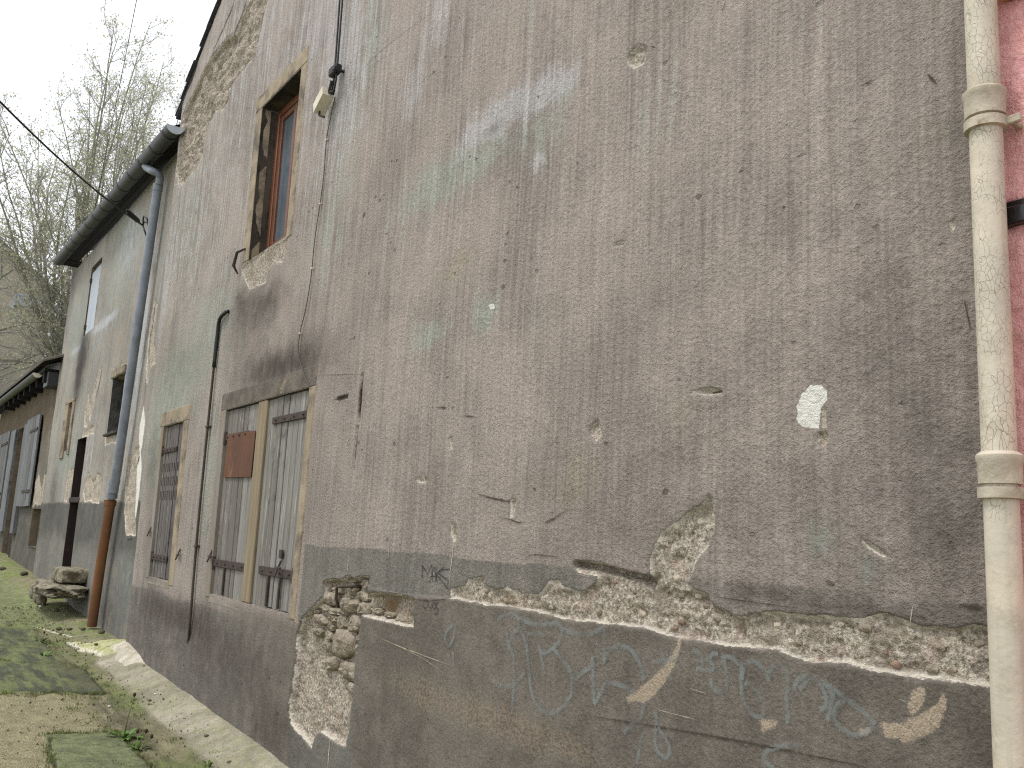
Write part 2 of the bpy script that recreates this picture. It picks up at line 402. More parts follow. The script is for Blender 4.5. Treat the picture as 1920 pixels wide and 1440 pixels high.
M['zinc_light'] = mat_plain('pale_zinc', lin(176, 184, 190), lin(150, 158, 164), 5, bump=0.0, rough=0.5, spec=0.5)
M['gutter'] = mat_plain('black_gutter', lin(38, 39, 41), lin(28, 29, 31), 5, bump=0.0, rough=0.5, spec=0.5, grime=lin(52, 54, 53), gsc=4, gth=(0.55, 0.75))
M['old_gutter'] = mat_plain('mossy_zinc_gutter', lin(92, 94, 90), lin(74, 76, 72), 5, bump=0.001, rough=0.6, grime=lin(74, 76, 64), gsc=6, gth=(0.5, 0.7))
M['soffit'] = mat_plain('dark_soffit_boards', lin(34, 32, 32), lin(26, 25, 25), 9, bump=0.003, rough=0.9)
M['slate'] = mat_plain('dark_slate', lin(70, 70, 76), lin(52, 52, 58), 7, bump=0.003, bsc=30, rough=0.7, spec=0.4)
M['tile'] = mat_plain('mossy_roof_tile', lin(86, 82, 72), lin(66, 64, 60), 7, bump=0.004, bsc=30, rough=0.9)
M['black'] = mat_plain('black_rubber', lin(26, 26, 27), lin(20, 20, 21), 10, bump=0.0, rough=0.6, spec=0.4)
M['gloss_black'] = mat_plain('black_gloss_paint', lin(20, 20, 24), lin(14, 14, 17), 10, bump=0.001, bsc=20, rough=0.18, spec=0.6)
M['conduit'] = mat_plain('brown_black_conduit', lin(74, 62, 54), lin(58, 50, 45), 10, bump=0.0, rough=0.7)
M['offwhite'] = mat_plain('yellowed_plastic', lin(206, 198, 178), lin(186, 176, 154), 12, bump=0.0, rough=0.5, spec=0.4)
M['wire'] = mat_plain('thin_grey_wire', lin(92, 84, 76), lin(78, 70, 64), 10, bump=0.0, rough=0.7)
M['frame_wood'] = mat_plain('varnished_red_wood', lin(118, 72, 46), lin(90, 54, 36), 2, stretch=(30, 30, 2), bump=0.001, bsc=2, rough=0.4, spec=0.5)
M['glass'] = mat_plain('dusty_glass', lin(92, 102, 110), lin(76, 86, 94), 3, bump=0.0, rough=0.12, spec=0.8)  # opaque pane with bluish sky reflection put into its colour
M['interior'] = mat_plain('dark_interior', lin(30, 27, 25), lin(20, 18, 17), 3, bump=0.0, rough=0.95)
M['door'] = mat_plain('old_brown_door', lin(50, 38, 34), lin(36, 29, 28), 2, stretch=(20, 20, 1.5), bump=0.002, bsc=2, rough=0.8, grime=lin(80, 58, 48), gsc=2, gth=(0.58, 0.75))
M['blue_panel'] = mat_plain('pale_blue_board', lin(176, 182, 190), lin(160, 166, 174), 2, stretch=(6, 6, 0.6), bump=0.001, rough=0.8)
M['rubble'] = mat_plain('dark_rubble_fill', lin(88, 86, 80), lin(46, 44, 42), 6, bump=0.03, bsc=12, rough=0.95)
M['step'] = mat_plain('lichen_limestone', lin(146, 140, 120), lin(108, 102, 88), 9, bump=0.03, bsc=22, rough=0.95, grime=lin(84, 74, 58), gsc=7, gth=(0.48, 0.62))
M['concrete_chunk'] = mat_plain('pale_cement', lin(194, 186, 170), lin(160, 152, 134), 9, bump=0.012, bsc=50, rough=0.95)
M['leafgreen'] = mat_plain('weed_leaf', lin(96, 124, 56), lin(72, 100, 44), 30, bump=0.0, rough=0.6)
M['stem'] = mat_plain('weed_stem', lin(104, 112, 62), lin(84, 90, 52), 30, bump=0.0, rough=0.7)
M['seed'] = mat_plain('dry_seed_head', lin(74, 58, 42), lin(56, 44, 34), 30, bump=0.0, rough=0.9)
M['pebble'] = mat_plain('dark_pebble', lin(92, 84, 70), lin(70, 63, 52), 30, bump=0.002, rough=0.9)
M['pebble_pale'] = mat_plain('pale_pebble', lin(208, 204, 190), lin(180, 174, 158), 30, bump=0.002, rough=0.9)
M['bark'] = mat_plain('pale_bark', lin(138, 138, 118), lin(112, 110, 94), 4, stretch=(3, 3, 1), bump=0.01, bsc=12, rough=0.95, grime=lin(122, 126, 92), gsc=2, gth=(0.5, 0.7))
M['twig'] = mat_plain('dark_twig', lin(146, 140, 132), lin(122, 118, 112), 4, bump=0.0, rough=0.95)  # twigs lightened: sky glare put into their colour
def mat_leaf(name, a, b, c):
    t = NT(name)
    n = t.n.new('ShaderNodeNewGeometry').outputs['Random Per Island']
    col = t.mix(t.ramp(n, 0.0, 0.7), a, b); col = t.mix(t.ramp(n, 0.7, 1.0), col, c)
    t.put(t.b.inputs['Base Color'], col); t.b.inputs['Roughness'].default_value = 0.6
    tr = t.n.new('ShaderNodeBsdfTranslucent'); t.put(tr.inputs[0], col)
    mx = t.n.new('ShaderNodeMixShader'); mx.inputs[0].default_value = 0.45
    t.l.new(t.b.outputs[0], mx.inputs[1]); t.l.new(tr.outputs[0], mx.inputs[2]); t.l.new(mx.outputs[0], t.out.inputs[0])
    return t.m
M['leaf'] = mat_leaf('young_spring_leaf', lin(164, 166, 142), lin(178, 178, 154), lin(168, 168, 108))
def mat_cream():
    t = NT('crackled_cream_paint')
    v = t.scale((1, 1, 0.55))
    nz = t.n.new('ShaderNodeTexNoise'); nz.inputs['Scale'].default_value = 22; t.l.new(v, nz.inputs['Vector'])
    add = t.n.new('ShaderNodeVectorMath'); add.operation = 'MULTIPLY_ADD'; t.l.new(nz.outputs['Color'], add.inputs[0]); add.inputs[1].default_value = (0.035, 0.035, 0.035); t.l.new(v, add.inputs[2])
    cr = t.voro(74.0, 'DISTANCE_TO_EDGE', add.outputs[0])
    zc = t.n.new('ShaderNodeSeparateXYZ'); t.l.new(t.pos, zc.inputs[0])
    amount = t.math('MULTIPLY', t.ramp(zc.outputs[2], 1.80, 1.84), t.ramp(t.noise(13, 4, 0.65), 0.38, 0.60))
    crack = t.math('MULTIPLY', t.ramp(cr, 0.006, 0.03, 1.0, 0.0), amount)
    col = t.mix(t.ramp(t.noise(5, 4, 0.6), 0.35, 0.65), lin(202, 190, 170), lin(186, 177, 160))
    col = t.mix(t.math('MULTIPLY', t.ramp(t.noise(3.2, 3, 0.5), 0.5, 0.65), 0.5), col, lin(206, 196, 176))
    col = t.mix(t.math('MULTIPLY', t.ramp(t.noise(11, 6, 0.75), 0.5, 0.68), 0.5), col, lin(158, 148, 126))
    col = t.mix(t.math('MULTIPLY', crack, 0.36), col, lin(146, 130, 106))
    col = t.mix(t.math('MULTIPLY', t.ramp(t.noise(1.0, 4, .6, t.scale((30, 30, 1.5))), .5, .66), .3), col, lin(166, 158, 142))
    chip = t.math('MULTIPLY', t.ramp(t.noise(30, 4, 0.6), 0.64, 0.66), t.ramp(zc.outputs[2], 1.15, 1.30, 1.0, 0.0))
    col = t.mix(chip, col, lin(96, 52, 34))
    nr = t.bump(t.math('SUBTRACT', t.noise(60, 3, 0.5), t.math('MULTIPLY', crack, 1.2)), 0.0015)
    t.b.inputs['Specular IOR Level'].default_value = 0.35
    return t.done(col, nr, 0.55)
M['cream'] = mat_cream()
M['cream_dirty'] = mat_plain('dirty_cream_paint', lin(190, 180, 162), lin(160, 149, 130), 14, bump=0.003, bsc=50, rough=0.7, grime=lin(128, 108, 84), gsc=13, gth=(0.56, 0.72))
def mat_pink():
    t = NT('pink_stucco')
    n = t.noise(38, 5, 0.68, t.scale((1, 1, 0.7))); n2 = t.noise(110, 4, 0.6)
    col = t.mix(t.ramp(n, 0.3, 0.7), lin(214, 150, 148), lin(230, 176, 172))
    nr = t.bump(t.math('ADD', n, t.math('MULTIPLY', n2, 0.25)), 0.016)
    return t.done(col, nr, 0.8)
M['pink'] = mat_pink()
M['peach'] = mat_plain('peach_paint', lin(214, 160, 130), lin(190, 130, 104), 12, bump=0.002, rough=0.7)
def mat_mark(name, col, lo, hi, sc):
    t = NT(name); t.put(t.b.inputs['Base Color'], col)
    d = t.attr('across')
    a = t.math('MULTIPLY', t.ramp(t.math('ADD', d, t.math('MULTIPLY', t.math('SUBTRACT', t.noise(sc, 4, 0.75), 0.5), 2.2)), 0.2, 1.1, 1.0, 0.0), t.ramp(t.noise(13, 5, 0.7), 0.34, 0.62, lo, hi))
    tr = t.n.new('ShaderNodeBsdfTransparent'); mx = t.n.new('ShaderNodeMixShader')
    t.l.new(a, mx.inputs[0]); t.l.new(tr.outputs[0], mx.inputs[1]); t.l.new(t.b.outputs[0], mx.inputs[2]); t.l.new(mx.outputs[0], t.out.inputs[0])
    return t.m
M['chalk'] = mat_mark('faded_teal_spray', lin(140, 146, 144), 0.08, 0.5, 120)
M['ink'] = mat_mark('black_marker', lin(48, 50, 50), 0.7, 1.0, 160)
M['crack'] = mat_mark('earth_filled_crack', lin(66, 57, 48), 0.35, 0.95, 90)  # crack recess shade put into a dark ribbon colour
M['scratch'] = mat_mark('pale_scratch', lin(186, 172, 150), 0.4, 1.0, 120)

# ------------------------------------------------------------------ traced outlines on the near wall (photo pixels, turned into wall metres)
BAND_TOP = [(845,1121),(844,1104),(873,1099),(877,1087),(907,1080),(909,1097),(930,1106),(950,1099),(961,1106),(980,1110),(1010,1114),(1032,1087),(1047,1089),(1059,1102),(1092,1110),(1119,1095),(1121,1080),(1085,1074),(1076,1065),(1077,1052),(1111,1054),(1175,1071),(1220,1084),(1218,1050),(1227,1024),(1239,994),(1276,975),(1302,956),(1321,941),(1329,922),(1336,934),(1340,986),(1329,1024),(1302,1061),(1289,1091),(1299,1104),(1325,1114),(1340,1140),(1378,1153),(1400,1156),(1433,1151),(1464,1147),(1491,1151),(1543,1156),(1620,1160),(1653,1147),(1678,1159),(1727,1173),(1788,1180),(1824,1171),(1880,1177)]
BAND_BOT = [(1882,1291),(1859,1287),(1818,1281),(1772,1276),(1727,1273),(1681,1263),(1635,1258),(1583,1244),(1531,1240),(1488,1231),(1464,1218),(1421,1217),(1360,1208),(1280,1196),(1205,1177),(1137,1168),(1059,1159),(1010,1147),(965,1140),(897,1131)]
STONE_PATCH = [(604,1119),(605,1089),(627,1085),(643,1089),(650,1078),(663,1084),(675,1080),(694,1081),(691,1101),(694,1113),(724,1111),(755,1115),(779,1122),(778,1177),(743,1170),(712,1162),(676,1153),(671,1199),(663,1284),(654,1367),(648,1402),(633,1394),(602,1373),(593,1379),(585,1403),(569,1385),(543,1357),(540,1336),(546,1290),(552,1238),(556,1189),(567,1159),(584,1140)]
GABLE_PATCH = [(442,62),(428,70),(397,105),(370,156),(343,210),(335,264),(327,307),(329,342),(341,348),(351,331),(366,319),(378,296),(387,241),(405,210),(419,206),(430,187),(428,171),(452,136),(479,105),(487,66),(502,0),(510,-40),(470,-40),(467,0)]
SILL_PATCH = [(464,488),(541,442),(535,473),(529,494),(512,492),(500,510),(498,531),(467,543),(457,521),(450,502)]
CHIPS = [[(845,978),(853,984),(856,1010),(848,1018),(842,1000)],[(843,818),(849,820),(848,842),(842,842)],[(958,935),(967,935),(963,968),(955,972)],[(786,906),(778,898),(790,893),(792,886),(795,893),(803,899),(795,905)],
         [(1178,100),(1195,82),(1212,92),(1205,118),(1185,128),(1172,118)],[(1296,735),(1330,728),(1357,732),(1352,739),(1320,741)],[(1782,418),(1792,416),(1790,430),(1784,438)],[(1536,812),(1552,808),(1556,825),(1546,838),(1537,830)],[(1543,762),(1550,765),(1553,803),(1543,805)],
         [(1150,455),(1168,452),(1168,460),(1152,461)],[(1108,800),(1120,785),(1130,815),(1118,828),(1106,815)],[(1615,1012),(1630,1016),(1660,1035),(1674,1049),(1650,1042),(1625,1026)]]
WORN = [[(1277,1197),(1281,1197),(1281,1213),(1274,1235),(1264,1257),(1250,1280),(1235,1297),(1214,1316),(1197,1312),(1183,1316),(1180,1308),(1195,1298),(1215,1283),(1235,1265),(1255,1245),(1268,1225),(1276,1210)],
        [(1772,1299),(1778,1305),(1778,1330),(1766,1357),(1742,1376),(1702,1389),(1690,1383),(1665,1377),(1658,1357),(1696,1357),(1727,1342),(1754,1327),(1768,1318)],
        [(1733,1286),(1740,1298),(1727,1327),(1716,1339),(1708,1324),(1720,1296)],[(1620,1364),(1638,1367),(1629,1376),(1615,1374)],[(1430,1350),(1461,1351),(1456,1362),(1436,1370)],
        [(548,1152),(556,1150),(560,1168),(553,1166)]]
WHITE = [[(1522,724),(1542,723),(1552,732),(1554,749),(1548,756),(1542,767),(1541,784),(1539,805),(1520,803),(1501,796),(1497,784),(1499,771),(1497,760),(1505,741)],[(918,572),(928,570),(930,578),(922,580)]]
P_BAND = UZ(BAND_TOP + BAND_BOT); P_STONE = UZ(STONE_PATCH); P_GABLE = UZ(GABLE_PATCH); P_SILL = UZ(SILL_PATCH)
P_CHIPS = [UZ(c) for c in CHIPS]; P_WORN = [UZ(c) for c in WORN]; P_WHITE = [UZ(c) for c in WHITE]
P_SLOT = UZ([(1078,1058), (1111,1062), (1175,1078), (1218,1089)])
P_GROOVE = [UZ([(680, 702), (674, 790)]), UZ([(671, 800), (664, 880)]), UZ([(632, 748), (652, 743)])]
PANEL_LINE = UZ([(676, 1100), (779, 1118), (845, 1121)] + BAND_BOT[::-1])
PANEL_U = PANEL_LINE[:, 0]; PANEL_Z = PANEL_LINE[:, 1]
U_PANEL0 = float(uz(676, 1250)[0])
BIGW = (-7.485, -5.77, 1.15, 2.68); LEFTW = (-9.465, -8.725, 1.165, 2.685); UPW = (-7.265, -6.465, 3.985, 5.45)
TRIM = [(-7.62, -5.66, 1.12, 2.83), (-9.60, -8.53, 1.13, 2.84), (-7.42, -6.36, 3.95, 5.60)]
U_CORNER, U_END = -10.26, -1.125

def rake(u): return 6.48 + 0.555 * (np.asarray(u, float) + 10.58)

def wall_fields(u, z):
    j = 0.012 * fbm(u * 14, z * 14, 3, 5)
    sb = poly_sdf(u, z, P_BAND) + j * 0.7; ss = poly_sdf(u, z, P_STONE) + j * 0.8; sg = poly_sdf(u, z, P_GABLE) + j * 2.5; sl = poly_sdf(u, z, P_SILL) + j
    sc = np.full(u.shape, 0.25)
    for c in P_CHIPS: sc = np.minimum(sc, poly_sdf(u, z, c))
    panel = (u > U_PANEL0) & (z < np.interp(u, PANEL_U, PANEL_Z))
    return sb, ss, sg, sl, sc, panel
def wall_depth(u, z, F=None):
    sb, ss, sg, sl, sc, panel = F if F else wall_fields(u, z)
    td = np.full(u.shape, 9.0)
    for a, b, c, d in TRIM:
        td = np.minimum(td, np.maximum(np.maximum(a - u, u - b), np.maximum(c - z, z - d)))
    calm = sstep(0.0, 0.5, td)
    y = calm * (0.011 * fbm(u * 1.3, z * 1.1, 3, 21) + 0.004 * fbm(u * 6, z * 5, 3, 22)) + (0.2 + 0.8 * calm) * 0.0016 * fbm(u * 30, z * 34, 3, 23)
    pm = panel.astype(float)
    y = y * (1 - 0.6 * pm) - 0.014 * pm
    rough = 0.010 * fbm(u * 22, z * 22, 4, 31, 0.6) + 0.010 * fbm(u * 5, z * 6, 3, 33)
    y = np.where(sb < 0.004, y + sstep(0.004, -0.008, sb) * (0.015 + 0.012 * pm + 1.15 * rough + .012 * fbm(u * 7, z * 24, 3, 79) + .010 * np.clip(fbm(u * 3, z * 4, 2, 78), -1, 1)), y)
    y = np.where(ss < 0.004, y + sstep(0.004, -0.02, ss) * (0.050 + 0.010 * pm + 1.3 * rough), y)
    y = np.where(sg < 0.02, y + sstep(0.01, -0.04, sg) * (0.045 + 2.6 * rough + 0.035 * fbm(u * 13, z * 13, 3, 44)), y)
    y = np.where(sl < 0.004, y + sstep(0.004, -0.02, sl) * (0.012 + 0.6 * rough), y)
    y = np.where(sc < 0.004, y + sstep(0.004, -0.008, sc) * (0.014 + 0.4 * rough), y)
    d = seg_dist(u, z, P_SLOT) if u.size < 5 else None
    m = (u > P_SLOT[:, 0].min() - 0.1) & (u < P_SLOT[:, 0].max() + 0.1) & (z > 1.3) & (z < 1.75)
    if m.any():
        dd = np.full(u.shape, 1.0); dd[m] = seg_dist(u[m], z[m], P_SLOT)
        y = y + 0.045 * sstep(0.017, 0.007, dd)
    for g in P_GROOVE:
        m = (u > g[:, 0].min() - 0.1) & (u < g[:, 0].max() + 0.1) & (z > g[:, 1].min() - .1) & (z < g[:, 1].max() + .1)
        if m.any():
            dd = np.full(u.shape, 1.0); dd[m] = seg_dist(u[m], z[m], g)
            y = y + 0.022 * sstep(0.016, 0.005, dd)
    # the corner arris on the left is rounded and worn back
    y = y + 0.03 * sstep(-10.12, -10.28, u)
    return y

def snap(arr, vals):
    arr = arr.copy()
    for v in vals: arr[np.argmin(abs(arr - v))] = v
    return np.unique(arr)
def grid_faces(nr, nc, mask=None):
    i, j = np.meshgrid(np.arange(nr - 1), np.arange(nc - 1), indexing='ij')
    a = i * nc + j
    f = np.stack([a, a + 1, a + nc + 1, a + nc], -1).reshape(-1, 4)
    return f if mask is None else f[mask.ravel()]

def near_wall(parent):
    us = [U_END]
    while us[-1] > U_CORNER:
        us.append(us[-1] - 0.0056 * ((us[-1] ** 2 + 5.52) / 6.96) ** 0.78)
    us = np.array(us[::-1]); us[0] = U_CORNER
    us = snap(us, [BIGW[0], BIGW[1], LEFTW[0], LEFTW[1], UPW[0], UPW[1]])
    zr = np.concatenate([np.arange(-0.05, 3.3, 0.0068), np.arange(3.3, 5.8, 0.014), np.linspace(5.8, 11.6, 150)])
    zr = snap(zr, [BIGW[2], BIGW[3], LEFTW[2], LEFTW[3], UPW[2], UPW[3]])
    U, Z = np.meshgrid(us, zr)
    top = np.minimum(rake(U), 11.6)
    Z = np.where(Z > 5.8, 5.8 + (Z - 5.8) * (top - 5.8) / 5.8, Z)
    u = U.ravel(); z = Z.ravel()
    F = wall_fields(u, z)
    sb, ss, sg, sl, sc, panel = F
    y = wall_depth(u, z, F)
    nr, nc = U.shape
    uc = (us[:-1] + us[1:]) / 2; zc = (zr[:-1] + zr[1:]) / 2
    UC, ZC = np.meshgrid(uc, zc)
    keep = np.ones(UC.shape, bool)
    for a, b, c, d in (BIGW, LEFTW, UPW):
        keep &= ~((UC > a) & (UC < b) & (ZC > c) & (ZC < d))
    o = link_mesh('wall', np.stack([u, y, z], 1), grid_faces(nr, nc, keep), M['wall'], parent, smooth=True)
    pm = panel.astype(float)
    worn = np.full(u.shape, 0.25)
    for c in P_WORN: worn = np.minimum(worn, poly_sdf(u, z, c))
    white = np.full(u.shape, 0.25)
    for c in P_WHITE: white = np.minimum(white, poly_sdf(u, z, c))
    set_attr(o, 'scar', np.minimum.reduce([sb, ss, sg, sl, sc])); set_attr(o, 'worn', worn); set_attr(o, 'white', white)
    lf = sstep(-4.5, -7.5, u)
    green = 0.05 + 0.25 * lf + blobs(u, z, [(700,60,40,120,.55),(840,330,60,60,.6),(760,380,60,60,.5),(930,280,70,50,.55),(1020,250,40,90,.5),(910,590,30,45,.9),(800,630,40,35,.8),(1080,130,40,90,.3),(1210,240,30,100,.4),(400,600,60,90,.4),(350,420,40,120,.35),
        (620,420,50,120,.45),(300,800,30,120,.6),(650,250,40,90,.3),(1010,20,60,40,.3),(690,800,40,60,.25),(340,720,40,60,.5),(390,900,20,160,.4),(1540,1010,30,50,.7),(1640,1070,40,40,.6),(1010,590,20,40,.4),(1260,170,30,90,.4),(1490,60,60,60,.3)])
    ochre = 0.02 + blobs(u, z, [(865,490,50,40,.75),(770,500,30,60,.4),(1280,770,70,40,.55),(1330,830,60,30,.4),(1100,890,70,60,.6),(1035,805,30,30,.5),(1250,20,120,40,.5),(960,30,60,60,.5),(1000,930,80,50,.4),(310,640,20,120,.5),(1650,520,120,90,.3),(1740,260,40,60,.4),
        (820,1310,90,50,.75),(940,1350,110,45,.85),(1060,1400,120,40,.8),(740,1270,60,40,.4),(950,1128,60,16,.9),(735,1140,45,25,1.0),(620,1105,25,20,.8),(560,1180,10,60,.5)])
    pale = blobs(u, z, [(990,190,70,40,.75),(900,240,60,40,.7),(1050,150,40,30,.5),(640,150,40,160,.5),(590,60,40,60,.35),(775,170,20,50,.5),(1010,300,25,20,.6),(480,60,40,60,.3),(300,560,14,90,.5),(820,30,30,60,.4),(1490,130,20,30,.3)])
    pale = pale + .30 * sstep(2.9, 5.0, z) + .12 * lf  # more sky light up high and to the left, painted as a lighter tone
    low = sstep(2.6, 1.5, z)  # grime, plus missing sky light painted in low down and to the right
    dirt_shade = 0.02 + 0.20 * low * sstep(-7, -3, u) + 0.07 * sstep(-1.45, -1.12, u) + 0.12 * sstep(-3.6, -1.7, u) + .10 * sstep(-4.5, -2.5, u) * sstep(3.2, 2.2, z) + .34 * sstep(1.32, .75, z) * sstep(-5.2, -6.2, u) + .10 * sstep(2.9, 2.0, z) * lf + blobs(u, z, [(520,690,90,40,.85),(470,620,70,80,.45),(585,690,50,90,.3),(500,560,50,40,.5),(450,560,16,40,.5),(1650,600,130,200,.22),(1750,850,80,200,.15),(1420,660,120,60,.2),(925,240,25,14,.5),
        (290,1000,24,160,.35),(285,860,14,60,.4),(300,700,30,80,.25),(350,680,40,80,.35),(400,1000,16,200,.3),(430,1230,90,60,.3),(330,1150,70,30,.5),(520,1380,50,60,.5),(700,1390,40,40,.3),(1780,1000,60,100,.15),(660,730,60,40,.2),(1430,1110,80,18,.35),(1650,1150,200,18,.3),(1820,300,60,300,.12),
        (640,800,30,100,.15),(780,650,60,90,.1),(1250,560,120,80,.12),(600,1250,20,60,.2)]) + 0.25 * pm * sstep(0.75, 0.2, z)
    band = ((z < 1.613 + 0.012 * fbm(u * 3, z * 0 + 3, 2, 8)) & (u > -5.62) & ~panel).astype(float) * (0.75 - 0.35 * sstep(-3.2, -2.3, u))
    band = np.maximum(band, 0.65 * sstep(0.02, -0.02, z - (1.03 + 0.03 * fbm(u * 2, z * 0, 3, 9))) * sstep(-5.4, -7.4, u))
    lowpanel = 0.75 * sstep(1.16, 1.05, z) * sstep(-7.6, -6.6, u) * (u < U_PANEL0)
    set_attr(o, 'green', green * (1 - pm)); set_attr(o, 'ochre', ochre); set_attr(o, 'pale', pale); set_attr(o, 'dirt', dirt_shade)
    set_attr(o, 'panel', np.maximum(pm, lowpanel)); set_attr(o, 'band', band)
    return o

def smooth_line(pts, step=0.012):
    pts = np.array(pts, float); out = []
    P = np.vstack([2 * pts[0] - pts[1], pts, 2 * pts[-1] - pts[-2]])
    for i in range(1, len(P) - 2):
        n = max(2, int(np.linalg.norm(P[i + 1] - P[i]) / step))
        for k in range(n):
            t = k / n
            out.append(0.5 * ((2 * P[i]) + (-P[i - 1] + P[i + 1]) * t + (2 * P[i - 1] - 5 * P[i] + 4 * P[i + 1] - P[i + 2]) * t * t + (-P[i - 1] + 3 * P[i] - 3 * P[i + 1] + P[i + 2]) * t ** 3))
    out.append(pts[-1]); return np.array(out)
def marks(name, strokes, w, mat, parent, lift=0.0035, depth=wall_depth, taper=False, smooth=True, label=None, y=0.0):
    if label:                                        # a piece of writing: its strokes hang under one part
        g = bpy.data.objects.new('graffiti', None); COL.objects.link(g); g.parent = parent; g['label'] = label
        ROOT[g.name] = ROOT[parent.name]; parent = g
    for s in strokes:
        ww = w
        if isinstance(s, tuple): s, ww = s
        p = UZ(s, y); p = smooth_line(p) if smooth else p
        d = np.gradient(p, axis=0); d /= np.linalg.norm(d, axis=1)[:, None] + 1e-9
        nrm = np.stack([-d[:, 1], d[:, 0]], 1); V = []; Fs = []; A = []
        tp = np.ones(len(p)) if not taper else np.clip(np.sin(np.linspace(0.12, math.pi - 0.12, len(p))) * 1.3, 0.2, 1) * (0.7 + 0.5 * RNG.random(len(p)))
        for k in (-1, 0, 1):
            q = p + nrm * (k * ww / 2 * tp)[:, None]
            yy = depth(q[:, 0], q[:, 1]) - lift
            V += [(a, b, c) for (a, c), b in zip(q, yy)]; A += [abs(k)] * len(p)
        m = len(p)
        for r in (0, 1):
            for i in range(m - 1):
                a = r * m + i; Fs.append((a, a + 1, a + m + 1, a + m))
        o = link_mesh(name, V, Fs, mat, parent)
        set_attr(o, 'across', A)
def c8(l): return [(800 + x * .375, 900 + y * .375) for x, y in l]
def c16(l): return [(1200 + x * .1805, 1100 + y * .1805) for x, y in l]
def c9(l): return [(1360 + x * .3055, 1000 + y * .3055) for x, y in l]
def c7(l): return [(480 + x * .3055, 1000 + y * .3055) for x, y in l]

# ================================================================== NEAR HOUSE
house = empty('plastered_house', -5.0, 3.0, 0.1, 'tall house with stained grey-pink plaster wall, broken patches and closed plank shutters', 'house')
near_wall(house)

# graffiti and marks
marks('paint_stroke', [c8(s) for s in (
    [(480,690),(530,715),(600,725),(660,715),(690,740),(690,790),(650,840),(600,865),(575,830)],
    [(650,840),(700,900),(740,960),(745,1030),(735,1090),(690,1140),(640,1165),(580,1140),(545,1060),(530,960),(520,850),(500,780),(470,750),(430,810)],
    [(690,740),(750,765),(820,770),(870,755),(905,740),(910,800),(905,920)],
    [(905,910),(930,860),(980,830),(1040,850),(1085,920),(1105,1000)],
    [(755,1000),(800,960),(840,930),(850,880)], [(850,880),(850,980),(855,1120)], [(855,1120),(880,1080),(910,1010)], [(910,1010),(980,1025),(1060,1060)],
    [(575,810),(590,880),(610,970)], [(520,770),(570,772),(610,775)], [(370,700),(420,670),(470,680),(480,740)], [(345,680),(340,720)], [(415,770),(430,830),(450,880),(455,1000),(445,1170)],
    [(350,1000),(400,1030),(460,1020),(510,960)], [(150,720),(115,760),(110,800),(130,825),(150,790),(160,720)], [(1105,1110),(1080,1190),(1000,1260)])] + [(c8(s), 0.024) for s in ([(1190,840),(1205,900),(1225,960),(1240,1000)], [(1150,910),(1200,905),(1270,890)], [(150,860),(152,930)])],
    0.027, M['chalk'], house, label='faded pale teal spray letters RBN on the lower cement')
marks('paint_stroke', [c16(s) for s in (
    [(590,640),(670,730),(690,820)], [(720,740),(800,820),(780,870)], [(740,740),(790,700),(850,700)], [(620,850),(700,865),(780,870)], [(880,730),(980,730),(1060,800),(1110,850),(1090,960)],
    [(900,760),(940,900),(930,1060),(860,1090),(790,1050),(770,950)], [(1090,820),(1090,1000),(1100,1130),(1150,1250),(1230,1340),(1310,1340),(1320,1200),(1250,1080),(1130,990)],
    [(1120,810),(1220,770),(1300,830),(1360,900),(1370,980)], [(1370,980),(1390,880),(1450,800),(1530,830),(1570,950),(1560,1150),(1570,1340),(1560,1420)])] +
    [c9(s) for s in ([(440,960),(480,890),(560,880),(640,920),(720,980),(800,1040),(900,1120),(940,1170)], [(480,960),(530,900),(600,920),(640,1000),(640,1060),(600,1080)],
    [(640,930),(680,980),(670,1060),(650,1150)], [(800,1040),(740,1030),(690,1080),(700,1160),(760,1210),(830,1235),(930,1190),(920,1140)], [(500,1310),(420,1300),(340,1310),(270,1340),(260,1390),(320,1440)])] +
    [c8(s) for s in ([(1160,1160),(1180,1240),(1230,1330),(1225,1380),(1190,1375),(1160,1320),(1165,1200)], [(1100,1260),(1080,1340),(1070,1420)])] + [(c9([(150,1280),(152,1300)]), .02)],
    0.023, M['chalk'], house, label='faded pale teal looping scrawl beside the cream downpipe')
marks('paint_stroke', [c7(s) for s in ([(1020,270),(1020,195)], [(1020,195),(1050,250),(1075,190)], [(1075,190),(1080,300)], [(1060,305),(1087,205)], [(1087,205),(1112,305)], [(1068,265),(1105,262)], [(1102,205),(1100,300)],
    [(1150,205),(1102,252)], [(1102,252),(1140,290),(1180,345)], [(1190,218),(1125,225)], [(1125,225),(1110,240),(1140,262),(1180,290),(1172,330)])], 0.0065, M['ink'], house, smooth=False, label='black marker tag reading MAKS')
marks('paint_stroke', [c7(s) for s in ([(1060,405),(1044,425),(1046,450),(1058,460),(1070,435),(1060,405)], [(1074,420),(1078,450),(1090,458),(1100,420)], [(1112,425),(1101,445),(1110,465),(1123,445),(1112,425)], [(1136,425),(1122,430),(1122,450),(1136,465),(1132,490),(1112,495)])],
    0.0065, M['ink'], house, label='small black marker scribble under the MAKS tag')
